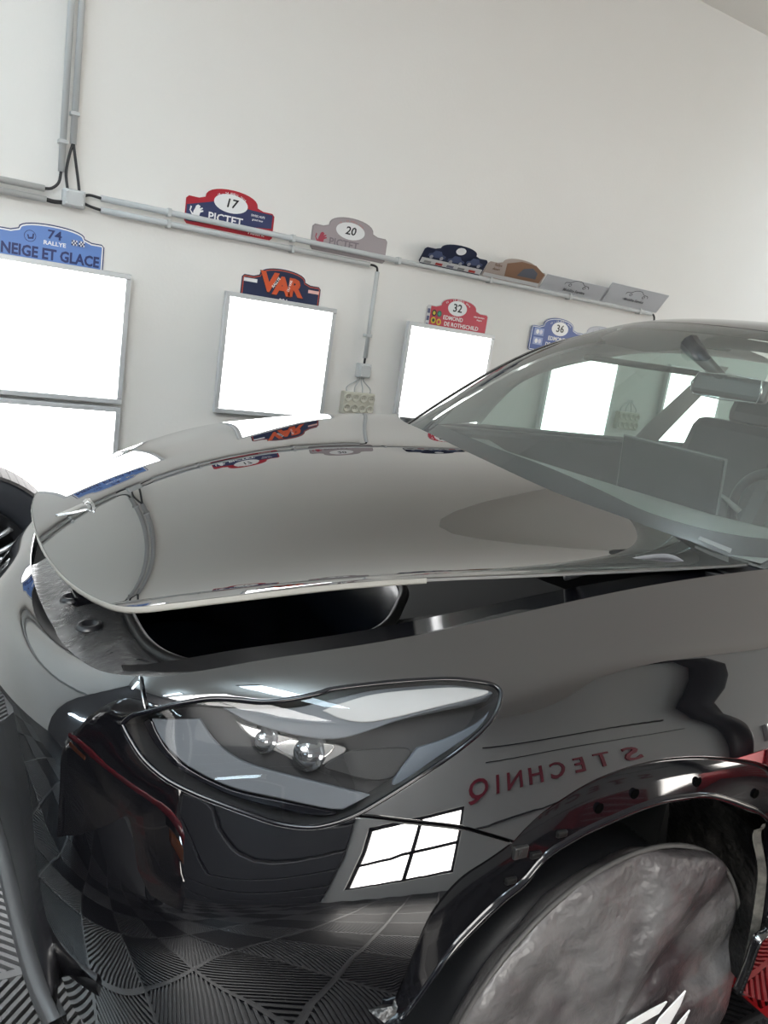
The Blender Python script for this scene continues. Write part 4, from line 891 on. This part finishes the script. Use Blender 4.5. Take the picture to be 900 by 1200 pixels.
# match the two curves by angle about the wheel centre
WC = np.array([.975, -.92, .155])
ang = lambda P: np.unwrap(np.arctan2(P[:,2]-.20, P[:,0]-.92))
ao, ai = ang(AO), ang(inner); tt = np.linspace(max(ao.min(), ai.min()), min(ao.max(), ai.max()), 110)[::-1]
def byang(P, a):
    o = np.argsort(a); return np.stack([np.interp(tt, a[o], P[o,k]) for k in range(3)], -1)
Ao, Ai = byang(AO, ao), byang(inner, ai)
b = MB(); b.loft([Ao+[0,.004,0], Ao+[0,.010,-.002], Ao*.9+Ai*.1+[0,.007,0], Ao*.5+Ai*.5+[0,.002,0], Ao*.12+Ai*.88+[0,.0,0]]); fl = b.build('arch_flange', FLG, car)
b = MB(); b.loft([Ao*.14+Ai*.86+[0,.0,0], Ao*.1+Ai*.9+[0,-.007,0], Ai+[0,-.004,0], Ai*1.0+[0,.012,0]]); b.build('arch_lip', GLOSS, fl)
for k in (34, 40, 52, 66, 74, 84):
    q = Ao[k]*.40 + Ai[k]*.60
    b = MB(); b.lathe([(.0,.0004),(.006,.0004),(.0085,.0012),(.009,.0)], 16, lambda p, q=q: (q[0]+p[0], q[1]-p[2]-.0005, q[2]+p[1])); b.build('clip_hole', mat('black_hole', (.001,.001,.001), .9, spec=.02), fl)
for k in (20, 24, 28):
    q = Ao[k]*.3 + Ai[k]*.7; b = MB(); b.box((q[0]-.010,q[1]-.004,q[2]-.005),(q[0]+.010,q[1]+.004,q[2]+.005),.002); b.build('trim_clip', mat('grey_clip', (.010,.010,.010), .4, spec=.2), fl)
q = np.array(on(SKINP, [SEAM[-1]])[0])
b = MB(); b.box((q[0]+.004,q[1]-.002,q[2]-.030),(q[0]+.030,q[1]+.008,q[2]-.010),.002); b.box((q[0]+.010,q[1]-.004,q[2]-.024),(q[0]+.016,q[1],q[2]-.014),.001); b.build('trim_bracket', mat('bare_metal', (.09,.09,.09), .35, metal=.8), fl)
# liner: deep textured tub
LINER = mat('arch_liner_plastic', (.010,.010,.010), .32, bump=(7,.9,.06,5), mottle=(6,(.030,.028,.026),.52,.72))
b = MB(); ctr = np.array([.92,0,.20])
def shr(P, k, dy): 
    Q = P.copy(); Q[:,0] = ctr[0]+(P[:,0]-ctr[0])*k; Q[:,2] = ctr[2]+(P[:,2]-ctr[2])*k; Q[:,1] = P[:,1]+dy; return Q
b.loft([Ai+[0,.01,0], shr(Ai,1.03,.03), shr(Ai,1.05,.10), shr(Ai,1.03,.28), shr(Ai,.98,.46), shr(Ai,.6,.50), shr(Ai,.0,.52)]); b.build('arch_liner', LINER, car)
fo = cr([INNER[-1]] + FELTO, n=8); fi_ = cr([(1.215,-.95,.565)] + FELTI, n=8)
b = MB(); b.loft([fo + [0,.004,0], fo*.7+fi_*.3 + [0,-.004,0], fi_]); b.build('liner_felt', mat('grey_felt', (.12,.115,.10), .9, bump=(160,.6,.004), mottle=(30,(.05,.048,.044),.4,.65)), car)
b = MB(); b.loft([fi_, fi_ + [.015,.05,0], fi_ + [.03,.30,0]]); b.build('liner_rear', LINER, car)
# ---- front wheel
whl = node('front_wheel', car)
def wx(c, tilt=0.):
    """wheel axis along -Y (face towards the camera)"""
    return lambda p: (c[0]+p[0], c[1]-p[2], c[2]+p[1])
def tyre_prof(R, r, w): return [(r,w*.40),(r+.012,w*.47),(r+.04,w*.5),(R-.05,w*.5),(R-.022,w*.47),(R-.006,w*.40),(R,w*.30),(R,-w*.30),(R-.006,-w*.40),(R-.03,-w*.5),(r+.03,-w*.5),(r,-w*.4)]
TYRE = mat('tyre_rubber', (.016,.017,.020), .5, bump=(50,.2,.003))
b = MB(); b.lathe(tyre_prof(.352,.255,.22), 56, wx((.975,-.745,.132))); b.build('tyre', TYRE, whl)
b = MB(); b.lathe([(.0,.05),(.06,.05),(.10,.03),(.22,.06),(.25,.09),(.255,.10),(.255,-.10),(.24,-.1),(.23,.0),(.0,.0)], 40, wx((.975,-.745,.132))); b.build('rim', SATIN, whl)

# ---- cloth cover over the wheel, its own thing
COVM = mat('grey_cover_film', (.135,.13,.13), .34, bump=(5,.9,.06,5), mottle=(4.0,(.032,.026,.028),.40,.60))
cv = empty('wheel_cover', 'crumpled grey plastic cover with white graphic pulled over the front wheel', 'wheel cover', (.975, -.92, FLOOR_Z))
random.seed(4)
rows = []; seg = 120; ph = [random.uniform(0,6.28) for _ in range(8)]
def fold(t, r):
    a = 0
    for i, (k, am) in enumerate(((3,.010),(5,.008),(9,.006),(14,.004),(23,.0025))): a += am*math.sin(k*t+ph[i]+ (2.2-.8*i)*r*3)
    return a
for r, h in ((.0,.0),(.06,.001),(.12,.0),(.18,.0),(.24,.0),(.30,-.001),(.34,-.002),(.368,-.005),(.382,-.010),(.387,-.018),(.386,-.030),(.378,-.045),(.362,-.060)):
    row = []
    for k in range(seg):
        t = 2*math.pi*k/seg; s_ = min(1, r/.2); f_ = fold(t, r)*s_
        rr = r*(1 + (.012*math.sin(7*t+1)+.006*math.sin(13*t))*(1 if .36 < r else 0))
        z = .155 + rr*math.sin(t); x = .975 + rr*math.cos(t)
        if z < FLOOR_Z+.004: z = FLOOR_Z+.004
        row.append((x, -.925 - h - f_*(1 if h > -.03 else .4), z))
    rows.append(row)
b = MB(); b.loft(rows, closed=True); b.build('film', COVM, cv)
b = MB(); t_ = [(.975+.389*math.cos(t), -.925+.022, max(FLOOR_Z+.008, .155+.389*math.sin(t))) for t in np.linspace(0,2*math.pi,90,endpoint=False)]; b.tube(t_, .005, 6, closed=True); b.build('elastic_hem', mat('grey_hem', (.07,.068,.066), .6), cv)
WHT = mat('white_print', (.82,.82,.82), .4)
for poly in ([(.985,.140),(1.04,.165),(1.10,.173),(1.142,.176),(1.125,.155),(1.06,.148),(1.0,.12)], [(1.085,.10),(1.118,.155),(1.178,.197),(1.172,.165),(1.13,.08),(1.10,.05)], [(1.15,.10),(1.205,.145),(1.19,.09),(1.17,.03)], [(1.00,.06),(1.07,.11),(1.09,.085),(1.03,.02)]):
    poly = [(x-.035, z+.026) for x, z in poly]
    ds = [fold(math.atan2(z-.155, x-.975), math.hypot(x-.975, z-.155))*min(1, math.hypot(x-.975, z-.155)/.2) for x, z in poly + [(sum(p[0] for p in poly)/len(poly), sum(p[1] for p in poly)/len(poly))]]
    yy = -.928 - max(ds + [0]) - .004
    b = MB(); b.prism(poly, .0, .003, lambda p: (p[0], yy-p[2], p[1])); b.build('white_graphic', WHT, cv)

# ------------------------------------------------------------------ loose wheel against the far wall
lw = empty('loose_wheel', 'loose car wheel with black tyre and silver spokes beyond the car nose', 'wheel', (.06, 1.98, FLOOR_Z))
LC = (.06, 1.93, FLOOR_Z+.405)
b = MB(); b.lathe(tyre_prof(.405,.265,.26), 64, wx(LC)); b.build('tyre', mat('loose_tyre_rubber', (.020,.022,.028), .55), lw)
b = MB()
for k in range(72):
    t = 2*math.pi*k/72; R_ = Matrix.Rotation(t, 4, 'Y'); b.box((-.0165,-.118,.396), (.0165,.118,.409), 0, R_, LC)
b.build('tread', mat('dusty_tread', (.10,.092,.088), .8), lw)
b = MB(); b.lathe([(.215,.07),(.235,.09),(.262,.12),(.266,.122),(.266,-.1),(.25,-.1),(.235,.02),(.215,.0)], 56, wx(LC)); b.build('rim', SATIN, lw); mat('silver_rim', (.55,.56,.58), .25, metal=.7)
b = MB(); b.lathe([(0,.045),(.05,.045),(.07,.03),(.225,-.02),(.225,-.06)], 40, wx(LC)); b.build('brake_shade', SATIN, lw)
for k in range(10):
    R_ = Matrix.Rotation(2*math.pi*k/10, 4, 'Y'); bm_ = MB()
    for s_ in (-1, 1):
        p0, p1, p2 = Vector((.012*s_,-.060,.05)), Vector((.018*s_,-.075,.15)), Vector((.045*s_,-.085,.245))
        bm_.tube([Vector(LC) + R_ @ p for p in (p0, p1, p2)], [.012,.011,.013], 8)
    bm_.build('spoke', MATS['silver_rim'], lw)
b = MB(); b.lathe([(0,.085),(.03,.083),(.034,.06),(.06,.055)], 24, wx(LC)); b.build('centre_cap', SATIN, lw)

# ------------------------------------------------------------------ behind the camera: things the paint mirrors
def parked_car():
    DX = 1.15
    t = empty('parked_car', 'dark hatchback parked nose away ahead of the black car, red light bar across its tail', 'car', (-3.6+DX, -1.0, FLOOR_Z))
    def sec(x, w, z0, z1, tumble):
        h = z1-z0; P_ = []
        for y, z in ((-.5,.0),(-.5,.12),(-.5,.42),(-.485,.60),(-.44,.64+.0),(-.40*tumble,.97),(-.32*tumble,1.),(0,1.01)): P_.append((x+DX, -1.0+y*w, z0+z*h))
        return P_ + [(x+DX, -2.0-p[1], p[2]) for p in P_[-2::-1]]
    b = MB(); F = FLOOR_Z
    rows = [[(-2.30+DX,-1.0+(p[1]+1.0)*.02, .45) for p in sec(-2.3,1.9,F+.2,F+1.0,1.)], sec(-2.30,1.70,F+.25,F+.95,1.1), sec(-2.24,1.84,F+.22,F+1.02,1.1), sec(-2.34,1.90,F+.2,F+1.25,1.), sec(-2.75,1.92,F+.2,F+1.52,.95), sec(-3.6,1.92,F+.2,F+1.55,.92), sec(-4.4,1.88,F+.2,F+1.35,.95)]
    b.loft(rows); b.build('body', PAINT, t)
    b = MB(); b.tube(cr([(-2.26+DX,-1.88,.62),(-2.20+DX,-1.7,.64),(-2.185+DX,-1.0,.65),(-2.20+DX,-.3,.64),(-2.26+DX,-.12,.62)], n=6), .020, 10); b.build('tail_light_bar', mat('red_tail_light', (.22,.003,.012), .15), t)
    for y in (-1.72, -.28): b = MB(); b.box((-2.235+DX,y-.10,.56),(-2.175+DX,y+.10,.60),.01); b.build('indicator', mat('amber_lens', (.22,.06,.012), .2), t)
    for y in (-1.9, -.1):
        b = MB(); b.lathe(tyre_prof(.33,.22,.2), 32, lambda p, y=y: (-3.1+DX+p[0], y*.98-.02+p[2], FLOOR_Z+.33+p[1])); b.build('tyre', TYRE, t)
        b = MB(); b.lathe([(0,.1),(.2,.08),(.22,.1),(.22,-.1),(0,-.1)], 24, lambda p, y=y: (-3.1+DX+p[0], y*.98-.02+p[2]*(1 if y > -1 else -1), FLOOR_Z+.33+p[1])); b.build('rim', ALU, t)
parked_car()
